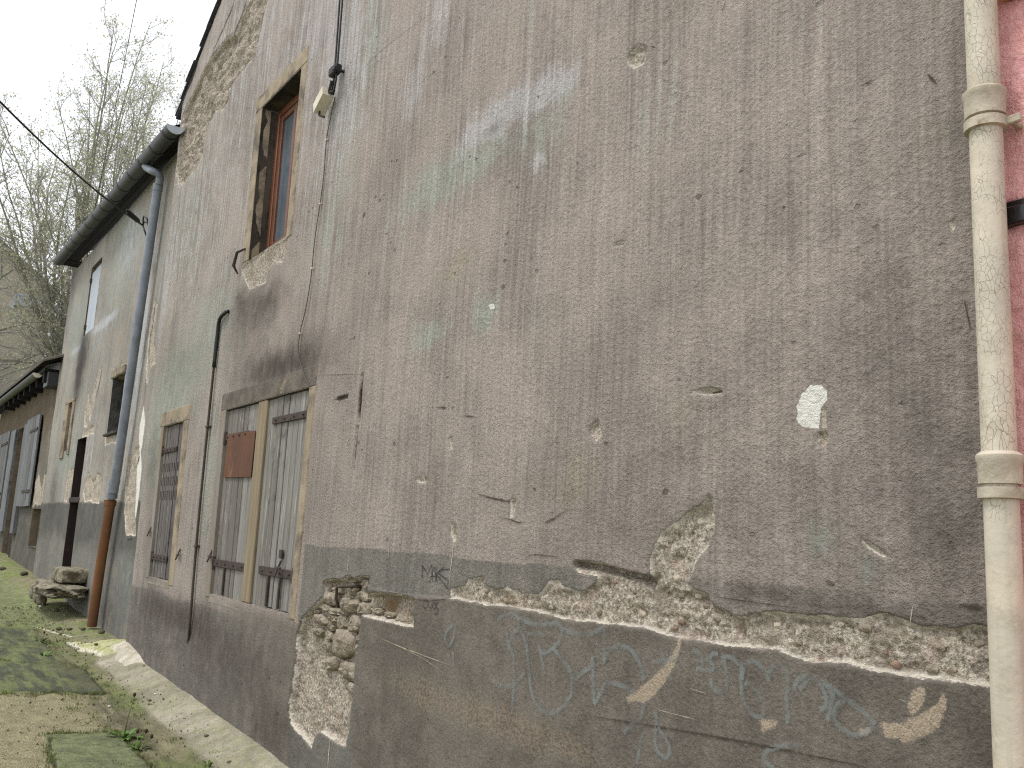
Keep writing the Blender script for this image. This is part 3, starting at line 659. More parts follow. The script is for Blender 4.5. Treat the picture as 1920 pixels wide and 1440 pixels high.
CR = [([(680,702),(677,740),(674,790)], .032), ([(671,800),(667,840),(664,880)], .012), ([(628,749),(640,746),(654,742)], .032), ([(600,704),(640,703),(680,702)], .006), ([(893,925),(915,932),(935,936),(955,940),(965,940)], .014), ([(940,973),(955,973),(970,979),(985,979)], .010), ([(1018,982),(1035,974),(1050,965),(1064,957)], .012), ([(872,780),(890,781)], .010), ([(820,765),(840,764)], .010), ([(955,430),(950,442)], .012),
      ([(684,395),(680,408)], .03), ([(1330,737),(1357,732)], .010), ([(1620,160),(1640,150)], .01), ([(463,0),(457,20),(448,43),(440,63)], .05), ([(440,0),(430,30),(400,97)], .05), ([(1740,140),(1760,160)], .01), ([(780,1124),(810,1126),(843,1123)], .010), ([(1550,1090),(1570,1097)], .02),
      ([(1340,1118),(1420,1130),(1500,1140)], .006), ([(1100,1340),(1300,1372),(1500,1410),(1640,1440)], .010), ([(1800,1135),(1850,1140)], .02), ([(1480,640),(1500,642)], .006), ([(830,10),(760,60),(690,120),(640,180)], .004), ([(1360,0),(1352,22)], .008), ([(983,1050),(1000,1040),(1060,1046)], .006), ([(1810,560),(1822,620)], .006)]
marks('crack', CR[:4], 0.01, M['crack'], house, lift=.012, taper=True)
marks('crack', CR[4:], 0.01, M['crack'], house, taper=True)
marks('scratch', [([(718,1196),(755,1212),(790,1225),(850,1247)], .006), ([(755,1213),(800,1235),(850,1270)], .003), ([(850,1015),(845,1060),(842,1100)], .008), ([(1240,1330),(1270,1338),(1310,1348)], .004), ([(655,1040),(653,1075)], .010), ([(621,1385),(617,1440)], .012), ([(731,1022),(731,1045)], .01),
                  ([(1715,1135),(1708,1175)], .004), ([(1140,1050),(1140,1062)], .004), ([(1690,1310),(1720,1318)], .003), ([(1300,1290),(1330,1300)], .004)], 0.006, M['scratch'], house, taper=True)

# exposed rubble stones
ST = [(440,400,80,78),(548,440,116,84),(470,482,112,46),(402,455,64,44),(446,524,62,44),(506,546,58,72),(590,556,88,104),(366,528,78,58),(433,578,46,40),(424,626,46,58),(522,676,124,176),(610,648,34,56),(604,716,34,76),(430,800,66,84),(546,846,132,104),(562,950,74,64),(640,462,70,84),(716,478,74,46),(790,500,64,36),(862,536,80,34),(566,352,56,56),(650,312,56,56),(572,284,46,36),(630,384,76,52),(410,690,56,58),(352,606,60,50),(900,556,60,26),(340,480,40,30),(470,350,60,40)]
def rubble_stone(cx, cy, w, h, seed):
    rg = np.random.default_rng(seed)
    px, py = 480 + cx * .3055, 1000 + cy * .3055
    c = uz(px, py); hw = abs(uz(px + w * .3055 / 2, py)[0] - c[0]) * 1.1; hh = abs(uz(px, py + h * .3055 / 2)[1] - c[1]) * 1.12
    rows, n = 5, 14; V = []; yb = float(wall_depth(np.array([c[0]]), np.array([c[1]]))[0]); ph = rg.uniform(0, 6.28)
    dep = min(hw, hh) * 0.5 + 0.012; yb = 0.040
    for i in range(rows):
        a = i / (rows - 1); rr = [1.04, 1.0, 0.93, 0.72, 0.3][i]; dy = [0.035, 0.0, -0.55, -0.9, -1.0][i] * (dep if i > 1 else 1)
        for k in range(n):
            t = 2 * math.pi * k / n
            ct, st = math.cos(t), math.sin(t)
            sq = (abs(ct) ** 4 + abs(st) ** 4) ** -0.25          # rounded block outline
            wob = 1 + 0.10 * math.sin(2 * t + ph) + 0.06 * math.sin(3 * t + ph * 2.3) + rg.uniform(-.09, .09)
            V.append((c[0] + hw * rr * sq * ct * wob * 0.93, yb + dy + rg.uniform(-.008, .008), c[1] + hh * rr * sq * st * wob * 0.93))
    f = [(i * n + k, (i + 1) * n + k, (i + 1) * n + (k + 1) % n, i * n + (k + 1) % n) for i in range(rows - 1) for k in range(n)] + [tuple((rows - 1) * n + k for k in range(n))]
    link_mesh('stone', V, [q[::-1] for q in f], M['stone'], house, smooth=True, sharp=45)
for i, s in enumerate(ST): rubble_stone(*s, 100 + i)
rgb = np.random.default_rng(404); cnt = 0
while cnt < 46:                                  # pebbles and brick crumbs bedded in the torn mortar band
    q = np.array([rgb.uniform(-4.6, -1.15), rgb.uniform(1.36, 1.62)])
    if poly_sdf(q[:1], q[1:], P_BAND)[0] > -.018: continue
    r = rgb.uniform(.005, .015); cnt += 1; V = []; yb = float(wall_depth(q[:1], q[1:])[0])
    for i in range(4):
        rr = [1.0, .9, .6, .05][i]
        for k in range(9):
            t = 2 * math.pi * k / 9 + .3 * i; w = 1 + rgb.uniform(-.2, .2)
            V.append((q[0] + r * 1.5 * rr * w * math.cos(t), yb + [.01, -.003, -.5 * r, -.62 * r][i], q[1] + r * rr * w * math.sin(t)))
    f = [(i * 9 + k, i * 9 + (k + 1) % 9, (i + 1) * 9 + (k + 1) % 9, (i + 1) * 9 + k) for i in range(3) for k in range(9)]
    link_mesh('stone', V, f, M[('stone', 'stone', 'mortar_lump', 'stone', 'brick_crumb')[cnt % 5]], house, smooth=True, sharp=40)
hk = [c7([p])[0] for p in ((513, 455), (520, 400), (530, 332), (560, 326), (602, 324))]
hp = [uz(*p) for p in hk]
MB().tube([(hp[0][0], -0.005, hp[0][1]), (hp[1][0], -0.03, hp[1][1]), (hp[2][0], -0.035, hp[2][1]), (hp[3][0], -0.02, hp[3][1]), (hp[4][0], 0.05, hp[4][1])], 0.009, 8).build('iron_hook', M['iron'], house, smooth=True)

# window trims, flush stone pieces
def trim(u0, u1, z0, z1, mat, name):
    MB().box(u0, u1, -0.006, 0.09, z0, z1, 0.006).build(name, mat, house)
G = 0.003
MB().box(-7.615, -5.665, -0.003, 0.09, 2.683, 2.83, 0.003).build('lintel', M['sooty_lintel'], house)
trim(-5.767, -5.665, 1.12, 2.68, M['surround'], 'jamb'); trim(-7.60, -7.488, 1.12, 2.68, M['jamb_grey'], 'jamb')
trim(-9.60, -8.535, 2.688, 2.84, M['surround'], 'lintel'); trim(-8.722, -8.56, 1.13, 2.685, M['surround'], 'jamb'); trim(-9.565, -9.468, 1.15, 2.685, M['jamb_grey'], 'jamb')
trim(-7.42, -6.355, 5.453, 5.60, M['surround'], 'lintel'); trim(-7.41, -7.268, 3.99, 5.45, M['surround'], 'jamb'); trim(-6.462, -6.36, 3.96, 5.45, M['surround'], 'jamb')
MB().box(-7.50, -5.76, 0.0, 0.12, 1.08, 1.146, 0.008, 0.004).build('sill', M['jamb_grey'], house)
MB().box(-9.49, -8.71, 0.0, 0.12, 1.09, 1.16, 0.008, 0.004).build('sill', M['jamb_grey'], house)
# deep reveal, frame and panes of the upper window
ru0, ru1, rz0, rz1 = UPW
rv = MB()
Y1 = 0.34
nz = 14
def reveal_side(u, sgn, z0, z1):
    v = []; f = []
    for i in range(nz + 1):
        for k in range(7):
            v.append((u + sgn * 0.012 * random.uniform(0, 1) * (k > 0), -0.001 + (Y1 + .1) * k / 6, z0 + (z1 - z0) * i / nz))
    for i in range(nz):
        for k in range(6):
            a = i * 7 + k; q = (a, a + 1, a + 8, a + 7); f.append(q if sgn < 0 else q[::-1])
    rv.add(v, f)
reveal_side(ru0, -1, rz0, rz1); reveal_side(ru1, 1, rz0, rz1)
rv.add([(ru0, 0, rz1), (ru1, 0, rz1), (ru1, Y1 + .1, rz1), (ru0, Y1 + .1, rz1)], [(0, 1, 2, 3)])
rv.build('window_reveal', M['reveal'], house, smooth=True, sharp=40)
MB().add([(ru0, 0.0, rz0), (ru1, 0.0, rz0), (ru1, Y1 + .1, rz0 + .05), (ru0, Y1 + .1, rz0 + .05)], [(3, 2, 1, 0)]).build('sill', M['surround'], house)
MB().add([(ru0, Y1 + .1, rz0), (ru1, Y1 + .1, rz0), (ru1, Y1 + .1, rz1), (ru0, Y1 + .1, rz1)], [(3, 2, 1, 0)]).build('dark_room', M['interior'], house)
wf = MB()
fw = 0.055; FY = .14
wf.box(ru0 + .003, ru0 + fw, FY, FY + .09, rz0 + .05, rz1 - .003, .006).box(ru1 - fw, ru1 - .003, FY, FY + .09, rz0 + .05, rz1 - .003, .006).box(ru0 + fw, ru1 - fw, FY + .002, FY + .088, rz1 - fw - .01, rz1 - .003, .006).box(ru0 + fw, ru1 - fw, FY + .002, FY + .088, rz0 + .05, rz0 + .12, .006)
wfo = wf.build('window_frame', M['frame_wood'], house)
um = (ru0 + ru1) / 2
for a, b in ((ru0 + fw + .004, um - .004), (um + .004, ru1 - fw - .004)):
    cs = MB(); q = 0.05; z0, z1 = rz0 + .124, rz1 - fw - .014
    cs.box(a, a + q, FY + .012, FY + .062, z0, z1, .005).box(b - q, b, FY + .012, FY + .062, z0, z1, .005).box(a + q, b - q, FY + .014, FY + .06, z0, z0 + q, .005).box(a + q, b - q, FY + .014, FY + .06, z1 - q, z1, .005)
    c = cs.build('casement', M['frame_wood'], wfo)
    MB().box(a + q - .004, b - q + .004, FY + .034, FY + .04, z0 + q - .004, z1 - q + .004).build('pane', M['glass'], wfo)
pl = uz(450, 505)
MB().tube([(pl[0] + .12, -.01, pl[1] + .16), (pl[0] + .03, -.05, pl[1] + .14), (pl[0], -.06, pl[1] + .02), (pl[0] + .01, -.02, pl[1] - .05)], [.008, .014, .015, .007], 8).build('iron_hook', M['iron'], house, smooth=True)

# shutters: boards, straps, pins
def bolt(mb, u, y, z, r=0.011):
    mb.tube([(u, y, z), (u, y - 0.012, z)], [r, r * .7], 8)
def shutter(u0, u1, z0, z1, n, mat, label, straps, y=0.026, slots=None, battens=()):
    root_mb = MB().box(u0 + .01, u1 - .01, y + 0.031, y + 0.05, z0 + .02, z1 - .02)
    sh = root_mb.build('shutter', M['interior'], house); sh['label'] = label
    w = (u1 - u0) / n
    cuts = [u0]
    for i in range(n - 1): cuts.append(u0 + (i + 1) * w + random.uniform(-.18, .18) * w)
    cuts.append(u1)
    for i in range(n):
        a, b = cuts[i] + .005, cuts[i + 1] - .005
        dz0 = random.uniform(-.010, .006); dy = random.uniform(-.005, .004)
        if slots:
            zz = [z0 + dz0] + [s for q in slots for s in (q - .045, q + .045)] + [z1]
            m = MB(); mid = (a + b) / 2
            for k in range(0, len(zz), 2): m.box(a, b, y + dy, y + .03 + dy, zz[k], zz[k + 1], 0.0)
            for q in slots:
                m.box(a, mid - .016, y + dy, y + .03 + dy, q - .045, q + .045); m.box(mid + .016, b, y + dy, y + .03 + dy, q - .045, q + .045)
            m.build('plank', mat, sh)
        else:
            MB().box(a, b, y + dy, y + .03 + dy, z0 + dz0, z1 + random.uniform(-.006, .004), .004).build('plank', mat, sh)
    for (a, b, z, pin, h) in straps:
        m = MB().box(a, b, y - .016, y - .006, z - h, z + h, .003)
        for t in (.12, .38, .64, .9): bolt(m, a + (b - a) * t, y - .016, z)
        m.build('hinge_strap', M['iron'], sh)
        pu = a - .012 if pin < 0 else b + .012
        MB().tube([(pu, y - .012, z - .055), (pu, y - .012, z + .05)], .017, 10).box(pu - .012, pu + .012, y - .005, y + .03, z - .05, z - .02, .003)  .build('hinge_pin', M['iron'], sh, smooth=True, sharp=40)
    for (u, za, zb, wd) in battens:
        MB().box(u - wd / 2, u + wd / 2, y - .022, y - .006, za, zb, .003).build('latch_bar', M['iron'], sh)
    return sh
def su(px, py): return uz(px, py)[0]
shutter(-7.48, -6.745, 1.15, 2.676, 6, M['plank'], 'left leaf with rusty metal sheet near its top', [(-7.47, -6.93, 2.44, -1, .026), (-7.48, -6.72, 1.40, -1, .03)], battens=[(-7.21, 1.16, 1.37, .022)])
shutter(-6.565, -5.775, 1.15, 2.68, 8, M['plank'], 'right leaf of weathered grey planks', [(-6.44, -5.79, 2.50, 1, .026), (-6.44, -5.79, 1.40, 1, .03)], battens=[(-6.24, 1.16, 1.37, .026), (-6.02, 1.16, 1.37, .022), (-6.04, 1.50, 1.56, .05)])
MB().box(-6.742, -6.568, 0.004, 0.07, 1.148, 2.679, .008).build('shutter_post', M['post'], house)
MB().box(-7.475, -6.755, 0.078, 0.11, 1.15, 2.67).box(-6.57, -5.78, 0.078, 0.11, 1.15, 2.67).box(-9.45, -8.74, 0.078, 0.11, 1.17, 2.67).build('dark_room', M['interior'], house)
MB().prism(UZ([(425, 814), (477, 807), (468, 894), (417, 895)]), 0.008, 0.014).build('metal_sheet', M['rust'], house)
shutter(-9.46, -8.80, 1.17, 2.68, 8, M['plank_dark'], 'narrow closed leaf with three rows of slots', [(-9.47, -8.95, 2.43, -1, .024), (-9.46, -8.93, 1.36, -1, .03)], slots=(1.97, 2.11, 2.25))
MB().box(-8.797, -8.727, 0.012, 0.07, 1.17, 2.68, .006).build('shutter_frame', M['post'], house)
for (px, py) in ((284, 997), (238 + 100, 1040), (398, 1043), (527, 1065)):
    c = uz(px, py); MB().tube([(c[0] - .07, -.012, c[1]), (c[0] + .06, -.03, c[1])], .008, 6).tube([(c[0], -.005, c[1] + .05), (c[0], -.04, c[1] - .05)], .007, 6).build('shutter_catch', M['iron'], house)

# body of the house: side wall, back and roof with slates along the gable edge
hb = MB()
cl, cz = U_CORNER, float(rake(U_CORNER))
hb.add([(cl, .05, -.2), (cl, 8, -.2), (cl, 8, cz), (cl, .05, cz)], [(0, 1, 2, 3)])
hb.build('side_wall', M['wall3'], house)
rf = MB()
e = 0.0
a0, a1 = U_CORNER - .12, -0.9
rf.add([(a0, -e, float(rake(a0)) + .02), (a1, -e, float(rake(a1)) + .02), (a1, 8, float(rake(a1)) + .02), (a0, 8, float(rake(a0)) + .02),
        (a0, -e, float(rake(a0)) + .05), (a1, -e, float(rake(a1)) + .05), (a1, 8, float(rake(a1)) + .05), (a0, 8, float(rake(a0)) + .05)],
       [(3, 2, 1, 0), (4, 5, 6, 7), (0, 1, 5, 4), (1, 2, 6, 5), (2, 3, 7, 6), (3, 0, 4, 7)])
roof = rf.build('roof', M['slate'], house)
u = a0
while u < -7.0:
    L = .30
    z0 = float(rake(u)) + .055; z1 = float(rake(u + L)) + .04
    j = random.uniform(-.02, .02)
    MB().add([(u, -e - .03 + j, z0), (u + L, -e - .03 + j, z1), (u + L, .3, z1), (u, .3, z0), (u, -e - .03 + j, z0 + .022), (u + L, -e - .03 + j, z1 + .012), (u + L, .3, z1 + .012), (u, .3, z0 + .022)],
             [(3, 2, 1, 0), (4, 5, 6, 7), (0, 1, 5, 4), (1, 2, 6, 5), (2, 3, 7, 6), (3, 0, 4, 7)]).build('slate', M['slate'], roof)
    u += .235

# ================================================================== ANNEX HOUSE (lower, with the dark gutter)
def su(px, py, y=0.0): return float(uz(px, py, y)[0])
annex = empty('annex_house', -13.6, 2.5, 0.4, 'lower old house with peeling streaked plaster, dark gutter and narrow openings', 'house')
Y2 = 0.18
K2 = (2.35 + Y2) / 2.35
def back(a, b, c, d): return (a * K2, b * K2, 1.7 + (c - 1.7) * K2, 1.7 + (d - 1.7) * K2)
A_U0, A_U1, A_TOP = -17.02 * K2, -10.20, 6.40
DOOR = back(-14.36, -13.70, 1.00, 2.85); SLIT = back(-15.46, -15.14, 2.74, 3.50); OPEN2 = back(-12.30, -11.62, 2.80, 3.53); BLIND = back(-15.02, -14.20, 4.56, 5.72)
P_A = [UZ(p, .18) for p in (
    [(158,905),(165,880),(172,900),(180,885),(190,890),(188,920),(186,945),(175,943),(168,938),(158,942),(156,925)],
    [(120,940),(124,910),(130,880),(138,872),(136,900),(128,930),(124,943)],
    [(197,815),(222,806),(220,830),(208,832),(196,835)],
    [(186,690),(191,685),(180,740),(172,775),(168,790),(165,770),(175,730)], [(158,770),(166,735),(168,760),(162,800),(156,802)],
    [(155,806),(178,795),(176,812),(152,822)],
    [(236,900),(246,850),(262,835),(256,900),(252,960),(254,1005),(236,1005),(233,960)], [(212,690),(238,672),(236,700),(214,708)],
    [(282,600),(290,560),(296,570),(288,640),(300,672),(284,690),(276,720),(274,690)], [(240,870),(250,840),(254,860),(244,900),(238,925)])]
P_AW = [UZ(p, .18) for p in ([(258,870),(264,840),(266,880),(260,930),(252,985),(250,960)], [(262,800),(270,760),(272,790),(266,840),(260,850)])]
def annex_sdf(u, z):
    s = np.full(u.shape, .25)
    for c in P_A: s = np.minimum(s, poly_sdf(u, z, c))
    return s + 0.03 * fbm(u * 7, z * 5, 4, 61)
def annex_depth(u, z):
    s = annex_sdf(u, z)
    y = Y2 + 0.014 * fbm(u * 1.1, z * .9, 3, 62) + 0.003 * fbm(u * 14, z * 14, 3, 63)
    return y + sstep(0.004, -0.02, s) * (0.016 + 0.010 * fbm(u * 12, z * 12, 3, 64)) + 0.02 * sstep(-10.6, -10.25, u)
def hole_wall(name, u0, u1, z0, z1, du, dz, holes, depth, mat, parent, attrs):
    us = np.arange(u0, u1 + du * .5, du); us[-1] = u1; zs = np.arange(z0, z1 + dz * .5, dz); zs[-1] = z1
    us = snap(us, [v for h in holes for v in h[:2]]); zs = snap(zs, [v for h in holes for v in h[2:]])
    U, Z = np.meshgrid(us, zs); u = U.ravel(); z = Z.ravel()
    UC, ZC = np.meshgrid((us[:-1] + us[1:]) / 2, (zs[:-1] + zs[1:]) / 2); keep = np.ones(UC.shape, bool)
    for a, b, c, d in holes: keep &= ~((UC > a) & (UC < b) & (ZC > c) & (ZC < d))
    o = link_mesh(name, np.stack([u, depth(u, z), z], 1), grid_faces(*U.shape, keep), mat, parent, smooth=True)
    for k, v in attrs(u, z).items(): set_attr(o, k, v)
    return o
def annex_attrs(u, z):
    white = np.full(u.shape, .25)
    for c in P_AW: white = np.minimum(white, poly_sdf(u, z, c))
    plinth = sstep(0.02, -0.02, z - (1.7 + .21 * K2) - 0.02 * fbm(u * 4, u * 0, 3, 70))
    low = plinth * sstep(1.1, 1.5, z + 0.25 * fbm(u * 2, z * 2, 3, 71))
    return {'scar': annex_sdf(u, z), 'worn': np.full(u.shape, .25), 'white': white,
            'green': .52 + blobs(u, z, [(230,480,30,80,.4),(150,600,20,60,.4),(200,400,30,40,.3),(120,850,20,60,.4),(240,1060,14,60,.5)], Y2),
            'ochre': .05 + blobs(u, z, [(225,640,20,60,.5),(260,620,10,90,.5),(235,760,10,40,.4),(130,800,8,40,.6)], Y2),
            'pale': .30 + blobs(u, z, [(195,605,22,8,.9),(245,450,20,50,.4),(165,850,10,60,.3),(270,600,8,200,.5),(145,655,12,6,.6),(180,640,10,30,.2)], Y2),
            'dirt': .22 + .25 * fbm(u * 1.5, z * .5, 3, 72) + blobs(u, z, [(150,690,8,70,.9),(165,650,8,40,.4),(195,400,40,30,.25),(130,560,8,60,.3),(140,500,14,30,.4),(100,930,10,50,.3),(150,1120,20,30,.4),(200,1150,20,40,.3)], Y2) + .18 * sstep(6.2, 5.6, z) * 0 + .12 * plinth,
            'panel': 0.85 * low, 'band': 0.5 * plinth * (1 - low)}
hole_wall('wall', A_U0, A_U1, 0.1, A_TOP, 0.024, 0.014, [DOOR, SLIT, OPEN2, BLIND], annex_depth, M['wall2'], annex, annex_attrs)
def recess(h, y0, y1, mside, mback, parent, name):
    a, b, c, d = h
    MB().add([(a, y0, c), (a, y1, c), (a, y1, d), (a, y0, d), (b, y0, c), (b, y1, c), (b, y1, d), (b, y0, d)], [(0, 1, 2, 3), (7, 6, 5, 4), (3, 2, 6, 7), (4, 5, 1, 0)]).build(name, mside, parent)
    MB().add([(a, y1, c), (b, y1, c), (b, y1, d), (a, y1, d)], [(3, 2, 1, 0)]).build('recess_back', mback, parent)
recess(DOOR, Y2 - .004, Y2 + .38, M['door'], M['interior'], annex, 'door_reveal')
dr = MB().box(DOOR[0] + .004, DOOR[1] - .004, Y2 + .22, Y2 + .26, DOOR[2], DOOR[3] - .005).build('door', M['door'], annex)
n = 5
for i in range(n):
    w = (DOOR[1] - DOOR[0] - .01) / n
    MB().box(DOOR[0] + .005 + i * w + .003, DOOR[0] + .005 + (i + 1) * w - .003, Y2 + .195, Y2 + .219, DOOR[2] + .03, DOOR[3] - .03, .004).build('plank', M['door'], dr)
MB().box(DOOR[0] - .06, DOOR[1] + .06, Y2 - .012, Y2 + .18, 1.93, 2.01, .01, .006).build('door_rail', M['door'], annex)
recess(SLIT, Y2 - .004, Y2 + .28, M['surround'], M['interior'], annex, 'slit_reveal')
for a, b, c, d in (back(-15.78, -15.465, 2.62, 3.50), back(-15.135, -14.98, 2.66, 3.50), back(-15.80, -14.97, 3.503, 3.56)):
    MB().box(a, b, Y2 - .024, Y2 + .05, c, d, .006).build('slit_jamb' if d < 3.65 else 'slit_lintel', M['surround'], annex)
recess(OPEN2, Y2 - .004, Y2 + .36, M['rubble'], M['rubble'], annex, 'opening_reveal')
for i in range(16):
    rg = np.random.default_rng(900 + i)
    cu, cz_ = rg.uniform(OPEN2[0] + .06, OPEN2[1] - .06), rg.uniform(OPEN2[2] + .06, OPEN2[3] - .16)
    rr = rg.uniform(.05, .10); V = []
    for a in range(5):
        th = math.pi * a / 4
        for k in range(8):
            ph = 2 * math.pi * k / 8; q = rr * (1 + rg.uniform(-.2, .2))
            V.append((cu + q * 1.2 * math.sin(th) * math.cos(ph), Y2 + .22 + q * math.sin(th) * math.sin(ph), cz_ + q * .8 * math.cos(th)))
    f = [(a * 8 + k, (a + 1) * 8 + k, (a + 1) * 8 + (k + 1) % 8, a * 8 + (k + 1) % 8) for a in range(4) for k in range(8)]
    link_mesh('stone', V, f, M['rubble'], annex, smooth=True)
MB().box(OPEN2[0] - .05, OPEN2[1] + .1, Y2 - .05, Y2 + .2, OPEN2[2] - .045, OPEN2[2] - .003, .008, .006).build('sill', M['rubble'], annex)
MB().box(OPEN2[0] - .05, OPEN2[1] + .05, Y2 - .03, Y2 + .2, OPEN2[3] + .003, OPEN2[3] + .12, .01, .008).build('lintel', M['surround'], annex)
recess(BLIND, Y2 - .004, Y2 + .06, M['wall3'], M['blue_panel'], annex, 'window_reveal')
MB().box(BLIND[0] + .03, BLIND[1] - .03, Y2 + .015, Y2 + .055, BLIND[2] + .004, BLIND[3] - .10, .005).build('board', M['blue_panel'], annex)
for z in (4.9, 5.75): MB().box(BLIND[0] + .02, BLIND[0] + .08, Y2 - .02, Y2 + .02, z, z + .07, .004).build('hinge_pin', M['iron'], annex)
marks('crack', [([(191,685),(186,720),(180,745)], .05), ([(290,560),(286,600),(280,640),(277,700)], .03), ([(262,855),(258,870)], .10), ([(206,410),(200,470)], .02), ([(248,1010),(240,1012)], .03)], .02, M['crack'], annex, depth=annex_depth, taper=True, y=Y2)
# gutter, eaves, roof
YG = -.075
g0 = uz(328, 238, YG); g1 = uz(110, 488, YG)
gu0, gu1 = g0[0] + .02, g1[0]
def gz(u): return g0[1] + (g1[1] - g0[1]) * (u - g0[0]) / (g1[0] - g0[0])
arf = MB()
e0, e1 = A_U0 - .40, -10.28
sl = 0.62
for dz_, flip in ((0.0, False), (0.06, True)):
    arf.add([(e0, YG + .03, float(gz(e0)) + .05 + dz_), (e1, YG + .03, float(gz(e1)) + .05 + dz_), (e1, 5, float(gz(e1)) + .05 + dz_ + sl * 5.05), (e0, 5, float(gz(e0)) + .05 + dz_ + sl * 5.05)], [(0, 1, 2, 3) if flip else (3, 2, 1, 0)])
arf.add([(e0, YG + .03, float(gz(e0)) + .05), (e0, 5, float(gz(e0)) + .05 + sl * 5.05), (e0, 5, float(gz(e0)) + .11 + sl * 5.05), (e0, YG + .03, float(gz(e0)) + .11)], [(3, 2, 1, 0)])
aroof = arf.build('roof', M['slate'], annex)
for i in range(4):
    ya, yb = YG + .04 + i * .075, YG + .04 + (i + 1) * .075 - .006
    MB().add([(e0, ya, float(gz(e0)) + .015), (e1, ya, float(gz(e1)) + .015), (e1, yb, float(gz(e1)) + .015), (e0, yb, float(gz(e0)) + .015), (e0, ya, float(gz(e0)) + .04), (e1, ya, float(gz(e1)) + .04), (e1, yb, float(gz(e1)) + .04), (e0, yb, float(gz(e0)) + .04)],
             [(3, 2, 1, 0), (4, 5, 6, 7), (0, 1, 5, 4), (1, 2, 6, 5), (2, 3, 7, 6), (3, 0, 4, 7)]).build('soffit_board', M['soffit'], aroof)
def half_gutter(u0, u1, zf, y, r, mat, parent, name='gutter', th=.006):
    v = []; f = []; n = 14; m = 12
    for i in range(m + 1):
        u = u0 + (u1 - u0) * i / m
        for rr in (r, r - th):
            for k in range(n + 1):
                t = math.pi + math.pi * k / n
                v.append((u, y + rr * math.cos(t), zf(u) + rr * math.sin(t)))
    w = 2 * (n + 1)
    for i in range(m):
        for k in range(n):
            a = i * w + k; f.append((a, a + 1, a + w + 1, a + w)); b = a + n + 1; f.append((b + w, b + w + 1, b + 1, b))
        for k in (0, n):
            a = i * w + k; f.append((a, a + w, a + w + n + 1, a + n + 1))
    return MB().add(v, f).build(name, mat, parent, smooth=True, sharp=50)
ag = half_gutter(gu0, gu1, gz, YG, .10, M['gutter'], aroof)
def gutter_cap(u, z, y, r, mat, parent):
    pts = [(y + r * math.cos(math.pi + math.pi * k / 14), z + r * math.sin(math.pi + math.pi * k / 14)) for k in range(15)]
    v = [(u, a, b) for a, b in pts] + [(u + .012, a, b) for a, b in pts]; nn = 15
    return MB().add(v, [tuple(range(nn)), tuple(range(2 * nn - 1, nn - 1, -1))] + [(i, nn + i, nn + (i + 1) % nn, (i + 1) % nn) for i in range(nn)]).build('gutter_end_cap', mat, parent)
gutter_cap(gu0, float(gz(gu0)), YG, .101, M['zinc_light'], aroof); gutter_cap(gu1 - .012, float(gz(gu1)), YG, .101, M['gutter'], aroof)
for i in range(12):
    u = gu0 - .25 - i * .62
    if u < gu1 + .1: break
    v = []; f = []
    for j in (0, 1):
        for k in range(15):
            t = math.pi + math.pi * k / 14; v.append((u + j * .045, YG + .114 * math.cos(t), float(gz(u)) + .114 * math.sin(t)))
    MB().add(v, [(k, k + 1, 16 + k, 15 + k) for k in range(14)]).build('gutter_joint', M['gutter'], aroof, smooth=True)
MB().box(e0, A_U0 + .02, YG + .05, .5, float(gz(e0)) - .02, float(gz(e0)) + .012).build('verge_board', M['soffit'], annex)
MB().add([(A_U0, Y2, .1), (A_U0, 5, .1), (A_U0, 5, 9.3), (A_U0, Y2, A_TOP)], [(0, 1, 2, 3)]).build('side_wall', M['wall3'], annex)

# ================================================================== LOW HOUSE with grey shutters
low = empty('low_house', -20.0, 2.5, 0.7, 'low far house with bare ochre plaster, grey board shutters and zinc gutter', 'house')
Y3 = 0.20
K3 = (2.35 + Y3) / 2.35
def back3(z): return 1.7 + (z - 1.7) * K3
LU0, LU1, LTOP = -28.0, A_U0 - .01, 4.30
OPN = (su(38, 800, Y3), su(51, 800, Y3), 0.6, back3(3.50)); HATCH = (-17.88 * K3, LU1 - .05, back3(1.17), back3(1.82))
def low_depth(u, z): return Y3 + .02 * fbm(u * 1.2, z * 1.2, 3, 81) + .008 * fbm(u * 9, z * 9, 3, 82)
def low_attrs(u, z):
    up = sstep(2.9, 3.6, z + .2 * fbm(u * 3, z * 3, 3, 83))
    pl = sstep(0.02, -0.02, z - back3(1.88) - 0.02 * fbm(u * 4, u * 0, 3, 84))
    sc = poly_sdf(u, z, UZ([(58,950),(62,930),(66,905),(72,890),(78,915),(84,890),(92,888),(98,905),(96,935),(93,940),(80,942),(68,948)], Y3)) + .06 * fbm(u * 6, z * 4, 4, 85)
    c = np.full(u.shape, .25)
    return {'scar': sc, 'worn': c, 'white': c, 'green': .35 * (1 - up), 'ochre': 1.1 * up, 'pale': .1 + 0 * u, 'dirt': .3 + .25 * up, 'panel': .8 * pl, 'band': (1 - up) * .25 * (1 - pl)}
hole_wall('wall', LU0, LU1, 0.3, LTOP + .1, 0.04, 0.02, [OPN, HATCH], low_depth, M['wall_low'], low, low_attrs)
recess(OPN, Y3 - .02, Y3 + .45, M['wall3'], M['interior'], low, 'door_reveal')
MB().box(OPN[0] + .01, OPN[0] + (OPN[1] - OPN[0]) * .62, Y3 + .06, Y3 + .1, .62, 1.75, .006).build('half_door', M['door'], low)
recess(HATCH, Y3 - .02, Y3 + .35, M['wall3'], M['interior'], low, 'hatch_reveal')
MB().box(HATCH[0] + .01, HATCH[1] - .01, Y3 + .14, Y3 + .16, HATCH[2] + .01, HATCH[3] - .01).build('hatch_pane', M['glass'], low)
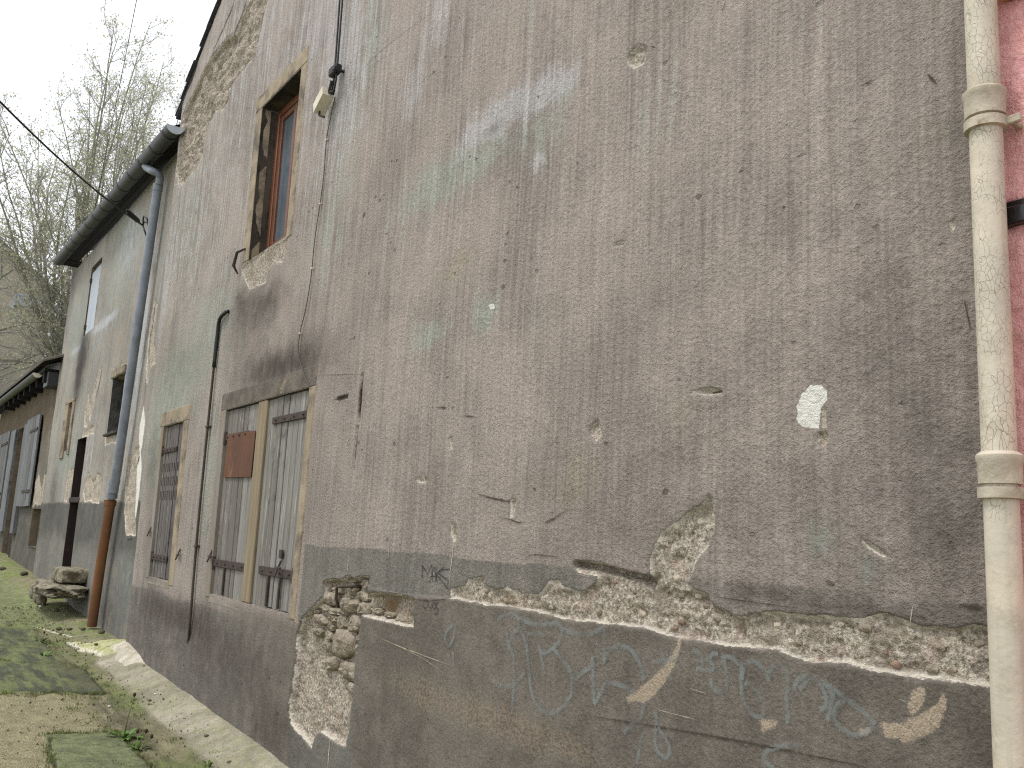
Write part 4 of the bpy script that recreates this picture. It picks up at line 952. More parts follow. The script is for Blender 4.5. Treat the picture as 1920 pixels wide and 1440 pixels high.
def board_shutter(pa, pb, z0, z1, n, label):
    a, b = su(pa, 800, Y3), su(pb, 800, Y3)
    s = MB().box(a + .02, b - .02, Y3 - .045, Y3 - .03, z0 + .02, z1 - .02).build('shutter', M['interior'], low); s['label'] = label
    w = (b - a) / n
    for i in range(n): MB().box(a + i * w + .006, a + (i + 1) * w - .006, Y3 - .085 + random.uniform(-.006, .006), Y3 - .046, z0 + random.uniform(-.01, .01), z1, .005).build('plank', M['plank_blue'], s)
    for z in (z0 + .3, z1 - .3): MB().box(a + .02 + (b - a) * .4, b - .02, Y3 - .10, Y3 - .087, z - .03, z + .03, .003).build('hinge_strap', M['iron'], s)
board_shutter(58, 81, back3(1.86), back3(3.56), 4, 'grey-blue leaf folded open to the right of the dark doorway')
board_shutter(8, 27, back3(1.86), back3(3.56), 5, 'grey-blue leaf folded open to the left of the dark doorway')
for pa, pb in ((52, 57), (29, 37)):
    MB().box(su(pa, 800, Y3), su(pb, 800, Y3), Y3 - .07, Y3 + .02, 1.3, back3(3.52), .008).build('door_post', M['plank_blue'], low)
YL = -.10
l0 = uz(71, 700, YL)
def lz(u): return l0[1] + .006 * (u - l0[0]) * -1
half_gutter(l0[0], LU0, lz, YL, .085, M['old_gutter'], low)
gutter_cap(l0[0], float(lz(l0[0])), YL, .088, M['offwhite'], low)
lr = MB(); sl = .45
for dz_, fl in ((.05, False), (.10, True)):
    lr.add([(LU0, YL + .02, lz(LU0) + dz_), (LU1 + .25, YL + .02, lz(LU1) + dz_), (LU1 + .25, 4, lz(LU1) + dz_ + sl * 4.3), (LU0, 4, lz(LU0) + dz_ + sl * 4.3)], [(0, 1, 2, 3) if fl else (3, 2, 1, 0)])
lroof = lr.build('roof', M['tile'], low)
u = LU1 + .2; i = 0
while u > LU0:
    v = []; f = []
    for j in (0, 1):
        for k in range(9):
            t = math.pi * k / 8; v.append((u + .085 * math.cos(t), YL - .05 + j * 1.2, lz(u) + .11 + .07 * math.sin(t) + j * 1.2 * sl))
    f = [(k, k + 1, 10 + k, 9 + k) for k in range(8)] + [tuple(range(8, -1, -1))]
    MB().add(v, f).build('roof_tile', M['tile'], lroof, smooth=True, sharp=50); u -= .19
for i in range(5):
    ya = YL + .03 + i * .078
    MB().box(LU0, LU1 - .01, ya, ya + .07, lz(LU1) - .01, lz(LU1) + .03).build('soffit_board', M['soffit'], low)
for i in range(8):
    u = LU1 - .25 - i * .9
    MB().box(u - .06, u + .06, YL + .05, Y3 + .01, lz(u) - .22, lz(u) - .012, .006).build('rafter_end', M['soffit'], low)
MB().box(LU1 - .5, LU1 - .02, YL + .1, Y3 + .01, lz(LU1) - .30, lz(LU1) - .015, .01).build('beam', M['gutter'], low)

# ================================================================== PINK HOUSE at the right edge
pink = empty('pink_house', 0.8, 2.0, 0.0, 'pink stucco house at the right edge, behind the cream downpipe', 'house')
us = np.concatenate([np.arange(U_END + .003, -.6, .006), np.arange(-.6, 3.6, .05)]); zs = np.concatenate([np.arange(-.05, 3.6, .009), np.arange(3.6, 8, .1)])
U, Z = np.meshgrid(us, zs); u = U.ravel(); z = Z.ravel()
bm0 = uz(1900, 382, 0)[1]; bm1 = uz(1900, 428, 0)[1]
yy = -.004 + .010 * fbm(u * 22, z * 16, 4, 91, .6) + .008 * fbm(u * 4, z * 4, 2, 92) - .012 * np.exp(-((z - bm0 - .012) / .015) ** 2)
link_mesh('wall', np.stack([u, yy, z], 1), grid_faces(*U.shape), M['pink'], pink, smooth=True)
MB().box(-1.105, 1.6, -.035, .05, bm1, bm0 - .018, .004).box(-1.108, 1.6, -.024, .05, bm0 - .0175, bm0, .003).build('black_beam', M['gloss_black'], pink)
mt = uz(1900, 6, 0)[1]
MB().tube([(-1.075, -.02, mt + .035), (-.95, -.03, mt + .022), (2.4, -.03, mt + .022)], .026, 12).box(-1.06, 2.4, -.02, .05, mt + .04, mt + .2, .006).build('moulding', M['peach'], pink, smooth=True, sharp=40)

# ================================================================== DOWNPIPES, CONDUIT, CABLES
YP = -.075
def pz(px, py, y): p = uz(px, py, y); return (p[0], y, p[1])
def cream_u(z):
    a, b = uz(1838, 0, YP), uz(1898, 1440, YP); return a[0] + (b[0] - a[0]) * (z - a[1]) / (b[1] - a[1])
cp = empty('cream_downpipe', cream_u(.02), YP, .02, 'cream painted cracked cast iron downpipe between grey wall and pink wall', 'downpipe')
zc1 = uz(1845, 200, YP)[1]; zc2 = uz(1873, 882, YP)[1]
def lathe_pipe(name, prof, mat):
    MB().tube([(cream_u(z), YP, z) for z, r in prof], [r for z, r in prof], 28).build(name, mat, cp, smooth=True, sharp=35)
lathe_pipe('pipe_section', [(z, .0405) for z in np.linspace(zc1 + .03, 6.0, 5)], M['cream'])
lathe_pipe('pipe_section', [(z, .0405) for z in np.linspace(zc2 + .03, zc1 - .03, 4)], M['cream'])
lathe_pipe('pipe_section', [(z, .0405) for z in np.linspace(-.1, zc2 - .03, 4)], M['cream'])
for zc in (zc1, zc2):
    lathe_pipe('collar', [(zc - .036, .043), (zc - .035, .050), (zc + .018, .051), (zc + .024, .0545), (zc + .036, .0545), (zc + .040, .051), (zc + .046, .042)], M['cream_dirty'])
    m = MB().tube([(cream_u(zc - .047 - .0), YP, zc - .072), (cream_u(zc), YP, zc - .071), (cream_u(zc), YP, zc - .044), (cream_u(zc), YP, zc - .043)], [.043, .0525, .0525, .043], 28)
    cu = cream_u(zc)
    m.box(cu + .035, cu + .085, YP + .006, YP + .020, zc - .069, zc - .046, .003).box(cu + .05, cu + .066, YP + .02, .02, zc - .066, zc - .05, .003)
    m.build('pipe_clamp', M['cream_dirty'], cp, smooth=True, sharp=35)

YGP = .06
gp = empty('grey_downpipe', su(172, 1172, -.1), -.1, .45, 'grey zinc downpipe with swan neck and rusty iron lower length', 'downpipe')
path = [pz(297, 345, YGP), pz(258, 612, YGP), pz(218, 890, YGP), pz(209, 934, YGP)]
MB().tube(path, .056, 18).build('zinc_pipe', M['zinc'], gp, smooth=True, sharp=50)
sw = [pz(270, 296, YG), pz(271, 306, YG), pz(276, 315, YG + .01), pz(287, 321, -.03), pz(297, 326, .03), pz(300, 334, YGP), pz(298, 346, YGP)]
sw = smooth_line(np.array(sw), .03)
MB().tube(sw, .05, 16).build('swan_neck', M['zinc'], gp, smooth=True, sharp=60)
def ring(px, py, r, h, mat, name='pipe_collar'):
    c = np.array(pz(px, py, YGP)); d = np.array(path[2]) - np.array(path[1]); d /= np.linalg.norm(d)
    MB().tube([c - d * h / 2, c + d * h / 2], r, 18).build(name, mat, gp, smooth=True, sharp=40)
for a in ((296, 352, .062, .09), (257.5, 608, .064, .03), (256.8, 614, .064, .03), (214.5, 903, .066, .06), (213, 912, .064, .16), (209.5, 930, .067, .05)): ring(*a, M['zinc'])
lowp = [pz(207, 938, YGP), pz(206, 950, YGP), pz(190, 1050, YGP), pz(172, 1174, YGP)]
MB().tube(lowp, [.066, .058, .058, .058], 18).build('iron_pipe', M['cast_rust'], gp, smooth=True, sharp=50)
c = np.array(lowp[0]); MB().tube([c + (0, 0, .0), c + (0, 0, -.07)], [.075, .07], 18).build('pipe_collar', M['cast_rust'], gp, smooth=True, sharp=50)

cpth = smooth_line(np.array([pz(429, 584, .0), pz(424, 585, -.03), pz(412, 598, -.03), pz(408, 625, -.025), pz(401, 689, -.025), pz(386, 835, -.022), pz(369, 1012, -.022), pz(356, 1171, -.022), pz(352, 1215, .03)]), .05)
co = empty('cable_conduit', cpth[-1][0], -.02, cpth[-1][2], 'thin dark conduit running down the wall between the shuttered windows', 'conduit')
MB().tube(cpth[6:], .0115, 8).build('pipe', M['conduit'], co, smooth=True)
MB().tube(cpth[:14], .0175, 8).build('rubber_sleeve', M['black'], co, smooth=True)
for k in (24, 44, 60):
    if k < len(cpth):
        p = cpth[k]; MB().box(p[0] - .03, p[0] + .03, p[1] - .014, p[1] + .03, p[2] - .010, p[2] + .012, .003).build('clip', M['conduit'], co)

tw = empty('twin_cable', su(627, 140), -.05, uz(627, 140)[1], 'pair of black cables hanging down the upper wall to a white connector box', 'cable')
for a, b, cx_, yy_ in ((637, 628, 621, -.05), (642, 632, 625, -.055)):
    MB().tube([pz(a + 8, -80, yy_), pz(a, 0, yy_), pz(b, 130, yy_), pz(b - 2, 150, yy_), pz(cx_, 178, -.05)], .0075, 8).build('cable', M['black'], tw, smooth=True)
p = np.array(pz(629, 133, -.055)); MB().box(p[0] - .06, p[0] + .06, -.085, -.03, p[2] - .035, p[2] + .035, .01).tube([p + (0, -.02, 0), p + (.09, -.04, -.03)], .012, 6).tube([p + (.02, .0, 0), p + (.03, .06, 0)], .012, 6).build('cable_clamp', M['black'], tw)
cb = empty('connector_box', su(612, 190), -.06, uz(612, 190)[1], 'small white plastic connector box under the twin cables beside the upper window', 'connector box')
p = np.array(pz(612, 188, -.07))
MB().add([(p[0] + a, p[1] + b, p[2] + c_) for a, b, c_ in ((-.10, -.05, -.075), (.04, -.05, .02), (.04, .04, .02), (-.10, .04, -.075), (-.12, -.05, -.0), (.02, -.05, .09), (.02, .04, .09), (-.12, .04, .0))], [(3, 2, 1, 0), (4, 5, 6, 7), (0, 1, 5, 4), (1, 2, 6, 5), (2, 3, 7, 6), (3, 0, 4, 7)]).build('case', M['offwhite'], cb)
MB().tube([p + (-.10, 0, -.02), p + (-.06, -.02, -.10), p + (-.01, 0, -.13)], .008, 6).tube([p + (.03, 0, .05), p + (.12, 0, .02)], .01, 6).tube([p + (.03, 0, .05), p + (.06, 0, .13)], .01, 6).build('cable_tail', M['black'], cb)
tp = smooth_line(np.array([pz(*q, -.016) for q in ((628, 182), (621, 215), (612, 262), (607, 330), (600, 382), (590, 450), (583, 520), (573, 580), (562, 625), (559, 660), (566, 690), (575, 715), (583, 725))]), .06)
tcw = empty('wall_cable', tp[-1][0], -.016, tp[-1][2], 'thin grey cable clipped down the wall from connector box to big shutters', 'cable')
MB().tube(tp, .0035, 6).build('cable', M['wire'], tcw, smooth=True)
for k in range(5, len(tp) - 3, 7):
    p = tp[k]; MB().box(p[0] - .009, p[0] + .009, -.022, -.004, p[2] - .006, p[2] + .006, .002).build('clip', M['offwhite'], tcw)

def sag(a, b, s, n=24):
    a = np.array(a, float); b = np.array(b, float)
    return [a + (b - a) * t + np.array([0, 0, -s * 4 * t * (1 - t)]) for t in np.linspace(0, 1, n)]
A = at(268, 423, .08); B = CAM + ray(-160, 20) * 7.0
sc_ = empty('service_cable', A[0], A[1], A[2], 'black overhead service cable anchored on the wall beside the grey downpipe', 'cable', warp=False)
MB().tube(sag(A, B, .12), .0105, 8).build('cable', M['black'], sc_, warp=False, smooth=True)
dv = (B - A) / np.linalg.norm(B - A)
MB().tube([A + dv * .15, A + dv * .22, A + dv * .5, A + dv * .6], [.015, .034, .03, .012], 10).build('anchor_clamp', M['black'], sc_, warp=False, smooth=True)
W_ = at(278, 420, .17)
MB().tube([A + dv * .18, A, W_ + (0, -.05, .02), W_], .009, 6).tube([A, A + (.10, -.03, .10), A + (.2, 0, .05), A + (.16, .05, -.12), A + (.12, .08, -.34)], .011, 6).tube([A, A + (.13, .0, -.1), A + (.15, .08, -.28)], .011, 6).build('cable_tail', M['black'], sc_, warp=False, smooth=True)
A2 = at(178, 390, -.16); B2 = CAM + ray(268, -60) * 9.0
MB().tube(sag(A2, B2, .05), .0045, 6).build('aerial_wire', M['wire'], None, warp=False, smooth=True, origin=tuple(A2))
tag(bpy.data.objects['aerial_wire'], 'hair-thin pale wire rising from the dark gutter into the sky', 'wire')

# ================================================================== STREET
def GP(l): return np.array([gnd(a, b) for a, b in l])
G_DARK = GP([(-60,1178),(0,1178),(67,1180),(72,1193),(110,1247),(160,1257),(197,1300),(100,1300),(0,1297),(-60,1297)])
G_GRAV = GP([(-60,1300),(0,1300),(197,1300),(230,1374),(85,1380),(96,1410),(104,1440),(110,1500),(-60,1500)])
G_SLAB = GP([(85,1380),(215,1373),(245,1400),(290,1445),(320,1500),(110,1500),(104,1440),(96,1410)])
G_CEM = GP([(128,1196),(170,1197),(212,1190),(238,1187),(252,1222),(225,1231),(192,1231),(165,1221),(150,1211)])
G_LINE = [GP([(-20,1300),(60,1303),(100,1299),(150,1302),(197,1301)]), GP([(85,1380),(120,1377),(160,1378),(215,1374)]), GP([(197,1300),(160,1257),(110,1247),(60,1246),(0,1239),(-40,1238)]), GP([(95,1385),(92,1410),(105,1440),(112,1470)]), GP([(215,1374),(245,1400),(290,1445)])]
G_WHITE = [GP([(62,1171),(85,1176),(105,1179),(135,1183)]), GP([(128,1197),(150,1212),(170,1222),(192,1231)])]
G_MOSS = GP([(-60,1080),(0,1082),(60,1110),(120,1160),(140,1180),(60,1170),(-60,1165)])
def mat_street():
    t = NT('mossy_patched_concrete')
    A = {k: t.attr(k) for k in ('dark', 'gravel', 'slab', 'cement', 'joint', 'whiteline', 'moss', 'fillet', 'wet')}
    n1 = t.noise(2.2, 6, 0.65); n2 = t.noise(14, 5, 0.65); nf = t.noise(110, 4, 0.7); ns = t.noise(1.0, 5, 0.6, t.scale((2.0, 9, 9)))
    def wob(a, k=0.05): return t.math('ADD', A[a], t.math('MULTIPLY', t.math('SUBTRACT', n2, 0.5), k))
    def inside(a, k=0.06, s=0.012): return t.ramp(wob(a, k), -s, s, 1.0, 0.0)
    base = t.mix(t.ramp(n1, 0.35, 0.65), lin(132, 125, 98), lin(116, 114, 86))
    base = t.mix(t.math('MULTIPLY', t.ramp(t.math('ADD', n1, t.math('MULTIPLY', ns, .5)), 0.66, 0.84), .85), base, lin(114, 124, 70))
    base = t.mix(t.math('MULTIPLY', inside('moss', .5, .15), .85), base, t.mix(t.ramp(n2, .35, .65), lin(132, 138, 92), lin(98, 104, 74)))
    base = t.mix(inside('dark', .10), base, t.mix(t.ramp(ns, 0.4, 0.62), lin(78, 82, 66), lin(112, 118, 80)))
    base = t.mix(inside('gravel', .06), base, t.mix(t.ramp(nf, 0.35, 0.66), lin(116, 110, 84), lin(164, 156, 124)))
    spk = t.math('MULTIPLY', t.ramp(t.voro(70), .16, .2, 1, 0), inside('gravel', .06))
    base = t.mix(t.math('MULTIPLY', spk, t.ramp(nf, .45, .6)), base, lin(206, 196, 170))
    base = t.mix(inside('slab', .06), base, t.mix(t.ramp(n2, 0.35, 0.65), lin(100, 108, 80), lin(126, 130, 94)))
    fil = t.mix(t.ramp(n1, .35, .6), lin(168, 160, 142), lin(146, 140, 118))
    fil = t.mix(t.math('MULTIPLY', t.ramp(n2, .48, .62), .6), fil, lin(146, 148, 112))
    fil = t.mix(t.math('MULTIPLY', t.ramp(t.noise(1.0, 5, .7, t.scale((7, 1.5, 1.5))), .5, .66), .3), fil, lin(118, 110, 92))
    base = t.mix(t.math('MULTIPLY', A['fillet'], t.ramp(t.math('ADD', n2, A['fillet']), .8, 1.2, .4, 1.0)), base, fil)
    base = t.mix(t.math('MULTIPLY', A['wet'], t.ramp(ns, .36, .62)), base, lin(84, 80, 64))
    base = t.mix(inside('cement', .10), base, t.mix(t.ramp(n2, .4, .6), lin(186, 182, 146), lin(160, 164, 104)))
    base = t.mix(t.math('MULTIPLY', t.ramp(wob('whiteline', .06), .0, .035, 1, 0), t.ramp(n2, .38, .5)), base, lin(216, 208, 188))
    jf = t.ramp(wob('joint', .02), .0, .014, 1, 0)
    base = t.mix(t.math('MULTIPLY', jf, t.ramp(n2, .34, .46)), base, lin(58, 54, 40))
    base = t.mix(1.0, base, t.grey(t.ramp(nf, .3, .7, .76, 1.16)), 'MULTIPLY')
    base = t.mix(1.0, base, t.grey(t.ramp(t.noise(6, 5, .75), .3, .7, .78, 1.18)), 'MULTIPLY')
    ck = t.n.new('ShaderNodeTexVoronoi'); ck.feature = 'DISTANCE_TO_EDGE'; ck.inputs['Scale'].default_value = 1.6; t.l.new(t.wvec(.12, 5.0), ck.inputs['Vector'])
    base = t.mix(t.math('MULTIPLY', t.ramp(ck.outputs['Distance'], .002, .009, 1, 0), t.math('MULTIPLY', t.ramp(n2, .5, .6), t.math('SUBTRACT', 1.0, A['fillet']))), base, lin(62, 58, 44))
    base = t.mix(t.math('MULTIPLY', t.ramp(t.voro(26), .05, .08, 1, 0), t.ramp(n2, .52, .56)), base, lin(70, 64, 48))
    nr = t.bump(t.math('ADD', nf, t.math('MULTIPLY', n2, .8)), 0.012)
    nr = t.bump(jf, -0.012, 1.0, nr)
    return t.done(base, nr, 0.95)
M['street'] = mat_street()
def gseg(u, y, L): return seg_dist(u, y, L)
us = np.concatenate([np.arange(-60, -24, 1.0), np.arange(-24, -12.5, .06), np.arange(-12.5, -4.2, .022), np.arange(-4.2, 8, .25)])
ys = np.concatenate([np.arange(-25, -3.2, .8), np.arange(-3.2, -1.6, .04), np.arange(-1.6, .26, .014), [.35, .6]])
U, Yg = np.meshgrid(us, ys); u = U.ravel(); yv = Yg.ravel()
sd = {k: poly_sdf(u, yv, g, 1.0) for k, g in (('dark', G_DARK), ('gravel', G_GRAV), ('slab', G_SLAB), ('cement', G_CEM), ('moss', G_MOSS))}
jd = np.minimum.reduce([gseg(u, yv, L) for L in G_LINE]); wd = np.minimum.reduce([gseg(u, yv, L) for L in G_WHITE])
vis = sstep(-24, -20, u)
wobu = .05 * fbm(u * 1.7, yv * 0, 3, 51)
filw = sstep(-.34, -.26, yv + wobu) * (0.35 + .65 * sstep(-10.4, -9.8, u)) * sstep(-16, -12, u)
zz = base(u) + gprof(yv + wobu * .5) + .012 * fbm(u * 1.5, yv * 2, 3, 52) + .004 * fbm(u * 9, yv * 12, 3, 53)
zz = zz - .09 * sstep(-10.3, -11.2, u) * sstep(-16.5, -14, u) * sstep(-.6, 0, yv)
nw = .05 * fbm(u * 6, yv * 7, 3, 54)
zz = zz + .014 * sstep(.02, -.02, sd['dark'] + nw) * (1 + .8 * fbm(u * 5, yv * 9, 3, 55)) - .010 * sstep(.01, -.01, sd['gravel'] + nw * .4) + .010 * sstep(.01, -.01, sd['slab'] + nw * .4) + .03 * sstep(.03, -.03, sd['cement'] + nw) - .012 * sstep(.02, .004, jd + nw * .2)
wet = np.exp(-((yv + .50 + wobu) / .16) ** 2) * .8 + np.exp(-((yv + .30 + wobu) / .05) ** 2) * .3
st = link_mesh('street', np.stack([u, yv, zz], 1), grid_faces(*U.shape), M['street'], None, smooth=True)
tag(st, 'mossy patched concrete lane sloping up along the house walls', None, kind='structure')
for k, v in sd.items(): set_attr(st, k, v)
set_attr(st, 'joint', jd); set_attr(st, 'whiteline', wd); set_attr(st, 'fillet', filw); set_attr(st, 'wet', wet * sstep(-13, -10.5, u))

def rock(name, c, size, seed, mat, parent=None, rough=.12, power=3.0, label=None, cat=None, group=None, warp=True, nn=18, mm=12):
    rg = np.random.default_rng(seed); V = []
    off = rg.uniform(0, 50)
    for i in range(mm + 1):
        th = math.pi * i / mm
        for k in range(nn):
            ph = 2 * math.pi * k / nn
            d = np.array([math.sin(th) * math.cos(ph), math.sin(th) * math.sin(ph), math.cos(th)])
            q = d / (np.sum(abs(d) ** power) ** (1 / power) + 1e-9)
            w = 1 + rough * float(fbm(np.array([3 * d[0] + off]), np.array([3 * d[1] + 2.1 * d[2]]), 3, seed)[0])
            V.append(np.array(c) + q * np.array(size) * w)
    f = [(i * nn + k, (i + 1) * nn + k, (i + 1) * nn + (k + 1) % nn, i * nn + (k + 1) % nn) for i in range(mm) for k in range(nn)]
    o = link_mesh(name, V, f, mat, parent, smooth=True, sharp=50, origin=None if parent else (c[0], c[1], c[2] - size[2]), warp=warp)
    if label: tag(o, label, cat, group)
    return o
def gz_(u, y): return float(base(u) + gprof(y))
# doorstep stones
b0 = uz(98, 1075, -.15); b1 = uz(134, 1075, -.15); zt = uz(115, 1064, -.05)[1]; zb = uz(115, 1092, -.15)[1]
b1 = b0 + (b1 - b0) * .55
ub = (b0[0] + b1[0]) / 2
rock('step_stone', (ub, .03, (zt + zb) / 2), (abs(b1[0] - b0[0]) * .46, .21, (zt - zb) / 2 + .02), 5, M['step'], None, .05, 9, 'squared pale limestone block on the doorstep of the brown door', 'step', nn=28, mm=16)
s0 = uz(58, 1105, -.3); s1 = uz(124, 1105, -.3); zt2 = uz(90, 1090, -.2)[1]; zb2 = uz(95, 1118, -.3)[1]
s1 = s0 + (s1 - s0) * .68
us_ = (s0[0] + s1[0]) / 2
rock('step_slab', (us_, -.08, zt2 - .085), (abs(s1[0] - s0[0]) * .42, .27, .085), 9, M['step'], None, .30, 5, 'broken rough stone slab below the doorstep block', 'step', nn=36, mm=18)
for i, (a, b, r) in enumerate(((66, 1116, .08), (82, 1120, .09), (98, 1122, .08))):
    g = gnd(a, b); rock('stone', (g[0], -.16, gz_(g[0], -.16) + .04), (r, r * .8, .09), 30 + i, M['step'], None, .2, 3, ('rough stone under the left end of the broken doorstep slab', 'rough stone under the middle of the broken doorstep slab', 'rough stone under the right end of the broken doorstep slab')[i], 'stone', 'stones packed under the doorstep slab')
# cement wedge at the corner of the near house
wv = [uz(235, 1186), uz(212, 1200), uz(240, 1215), uz(252, 1222)]
wu = uz(238, 1200)
MB().add([(wu[0] - .18, -.22, gz_(wu[0], -.3) + .0), (wu[0] + .9, -.20, gz_(wu[0] + .9, -.3) - .0), (wu[0] + 1.0, .06, gz_(wu[0], 0) - .02), (wu[0] - .1, .06, gz_(wu[0], 0) + .10), (wu[0] + .25, -.06, gz_(wu[0], 0) + .055), (wu[0] - .15, -.10, gz_(wu[0], 0) + .03)],
         [(0, 1, 4, 5), (1, 2, 4), (2, 3, 4), (3, 5, 4)]).build('cement_wedge', M['concrete_chunk'], None, origin=(wu[0], 0, gz_(wu[0], 0)))
tag(bpy.data.objects['cement_wedge'], 'pale cement wedge against the foot of the wall corner', 'cement')
PEB = [(387, 1382, .028, 0), (281, 1315, .022, 0), (279, 1322, .018, 0), (291, 1303, .02, 1), (76, 1139, .05, 1), (110, 1182, .06, 0), (130, 1182, .05, 0), (155, 1182, .05, 0), (190, 1188, .06, 0), (180, 1210, .035, 0), (394, 1395, .014, 0), (370, 1375, .010, 1), (338, 1345, .010, 1), (105, 1147, .07, 0), (5, 1069, .1, 0), (45, 1078, .1, 0), (430, 1432, .03, 0), (345, 1348, .01, 0), (205, 1326, .02, 1)]
where = ['largest dark pebble lying on the pale apron', 'dark crumb beside its twin on the pale apron', 'smaller lower dark crumb on the pale apron', 'whitish chip on the apron above two dark crumbs', 'white pebble on green moss before the doorstep', 'dark clod left of the rusty pipe foot', 'dark clod between doorstep and rusty pipe', 'dark clod at the foot of the rusty pipe', 'dark clod right of the rusty pipe foot', 'dark clod on the greenish cement patch', 'tiny dark grit below the largest pebble', 'tiny pale grit above the largest pebble', 'tiny pale grit on the apron middle', 'dark clod in the channel below the doorstep slab', 'far dark clod at the foot of the low house, leftmost', 'far dark clod under the low house hatch', 'dark crumb at the bottom edge near the apron', 'tiny dark grit on the apron middle', 'pale chip at the corner of the dark slab']
for i, (a, b, r, w) in enumerate(PEB):
    r = r * .6; g = gnd(a, b); rock('pebble', (g[0], g[1], gz_(*g) + r * .45), (r * 1.2, r, r * .6), 50 + i, M['pebble_pale' if w else 'pebble'], None, .25, 2.4, where[i], 'pebble', 'loose stones on the lane', nn=10, mm=7)

def weed(px, py, s, seed, nl, stalk, label):
    g = gnd(px, py); z0 = gz_(*g) - .005; rg = random.Random(seed)
    o = empty('weed', g[0], g[1], z0, label, 'weed', 'weeds growing in the lane joints')
    L = MB(); S = MB()
    for i in range(nl):
        a = rg.uniform(0, 6.28); ln = s * rg.uniform(.5, 1.0); w = ln * rg.uniform(.22, .34); el = rg.uniform(.25, 1.1)
        d = np.array([math.cos(a), math.sin(a), 0]); sd_ = np.array([-math.sin(a), math.cos(a), 0]); p0 = np.array([g[0], g[1], z0]) + d * rg.uniform(0, s * .25)
        pts = []
        for k, (t, ww) in enumerate(((0, .12), (.3, .55), (.55, 1.0), (.8, .75), (1.0, .05))):
            c = p0 + d * ln * t * math.cos(el) + np.array([0, 0, ln * (t * math.sin(el) - .35 * t * t)])
            pts += [c - sd_ * w * ww * .5 + np.array([0, 0, w * .12 * ww]), c, c + sd_ * w * ww * .5 + np.array([0, 0, w * .12 * ww])]
        f = []
        for k in range(4):
            for q in (0, 1):
                b = k * 3 + q; f.append((b, b + 1, b + 4, b + 3))
        L.add(pts, f)
    L.build('leaves', M['leafgreen'], o, smooth=True)['kind'] = 'stuff'
    for (dx, dy, h) in stalk:
        p = np.array([g[0], g[1], z0]); q = p + (dx, dy, h)
        st_ = MB().tube([p, p + (dx * .3, dy * .3, h * .5), q], [.0045, .0035, .003], 6).build('stalk', M['stem'], o, smooth=True)
        MB().tube([q, q + (0, 0, .010), q + (0, 0, .024), q + (0, 0, .03)], [.004, .012, .011, .003], 8).build('seed_head', M['seed'], o, smooth=True)
weed(232, 1385, .17, 1, 20, [(.05, .03, .30)], 'leafy green weed with one tall seed stalk beside the green slab')
weed(258, 1405, .11, 2, 16, [(.06, .03, .12), (-.05, .0, .10), (.1, .06, .09)], 'lower greyish weed with short seed stalks next to the tall weed')
weed(77, 1205, .14, 3, 14, [(.0, .02, .10)], 'small weed at the edge of the dark slab on the left')
weed(80, 1232, .12, 4, 12, [], 'flat weed below the small weed on the dark slab')
weed(393, 1438, .09, 5, 12, [], 'tiny weed cut by the bottom edge of the picture')
weed(120, 1222, .05, 6, 8, [], 'tiny sprout on the tan concrete right of the dark slab')

rgs = np.random.default_rng(77)
GV, GF = [], []
def street_z(u_, y_): return float(base(u_) + gprof(y_))
for i in range(2000):
    uu = -3.8 - 11 * rgs.random() ** 1.3; yq = -rgs.random() ** .8 * 2.3 if i % 3 else -.35 + rgs.normal(0, .12)
    if yq > -.03: continue
    r = rgs.uniform(.003, .009) * (1 + .08 * abs(uu)); c = np.array([uu, yq, street_z(uu, yq) + r * .3]); n = len(GV)
    e_ = rgs.normal(size=(4, 3)); e_[3] = (0, 0, 1); e_[:3, 2] = -.3
    GV += [c + r * q / np.linalg.norm(q) for q in e_]; GF += [(n, n + 1, n + 3), (n + 1, n + 2, n + 3), (n + 2, n, n + 3), (n, n + 2, n + 1)]
M['grit'] = mat_leaf('mixed_grit', lin(136, 126, 104), lin(98, 90, 74), lin(190, 182, 162))
tag(link_mesh('grit', GV, GF, M['grit'], None), 'loose grit scattered over the mossy lane', 'grit', kind='stuff')
TV_, TF_ = [], []
for i in range(420):
    if i % 2:
        L_ = G_LINE[rgs.integers(0, len(G_LINE))]; k = rgs.integers(0, len(L_) - 1); p = L_[k] + (L_[k + 1] - L_[k]) * rgs.random() + rgs.normal(0, .02, 2)
    else:
        p = np.array([-5 - 9 * rgs.random(), rgs.normal(-.62, .16)])
    if p[1] > -.05: continue
    zc_ = street_z(*p)
    for j in range(9):
        a = rgs.uniform(0, 6.28); h = rgs.uniform(.010, .034); c = np.array([p[0] + rgs.normal(0, .02), p[1] + rgs.normal(0, .02), zc_]); d = np.array([math.cos(a), math.sin(a), 0]); n = len(TV_)
        TV_ += [c - d * .004, c + d * .004, c + np.array([rgs.normal(0, .01), rgs.normal(0, .01), h])]; TF_.append((n, n + 1, n + 2))
M['moss'] = mat_leaf('moss_blades', lin(98, 110, 62), lin(122, 130, 80), lin(84, 92, 56))
tag(link_mesh('moss', TV_, TF_, M['moss'], None), 'low moss tufts in the joints and channel of the lane', 'moss', kind='stuff')

# ================================================================== FAR HOUSES
def quad_house(name, pts, x, depth, mat, label, roofmat=None):
    P = [at_x(a, b, x) for a, b in pts]
    o = empty(name, x, float(np.mean([p[1] for p in P])), 1.0, label, 'house', warp=False)
    v = [tuple(p) for p in P] + [(p[0] - depth, p[1], p[2]) for p in P]; n = len(P)
    MB().add(v, [tuple(range(n)), tuple(range(2 * n - 1, n - 1, -1))] + [(i, n + i, n + (i + 1) % n, (i + 1) % n) for i in range(n)]).build('wall', mat, o, warp=False)
    return o, P
M['far_beige'] = mat_plain('far_beige_plaster', lin(144, 136, 120), lin(124, 118, 106), .5, bump=.01, bsc=4, rough=.95)
M['far_grey'] = mat_plain('far_grey_plaster', lin(134, 128, 112), lin(112, 108, 96), .6, stretch=(1, 1, .5), bump=.01, bsc=4, rough=.95, grime=lin(120, 84, 70), gsc=.7, gth=(.62, .74))
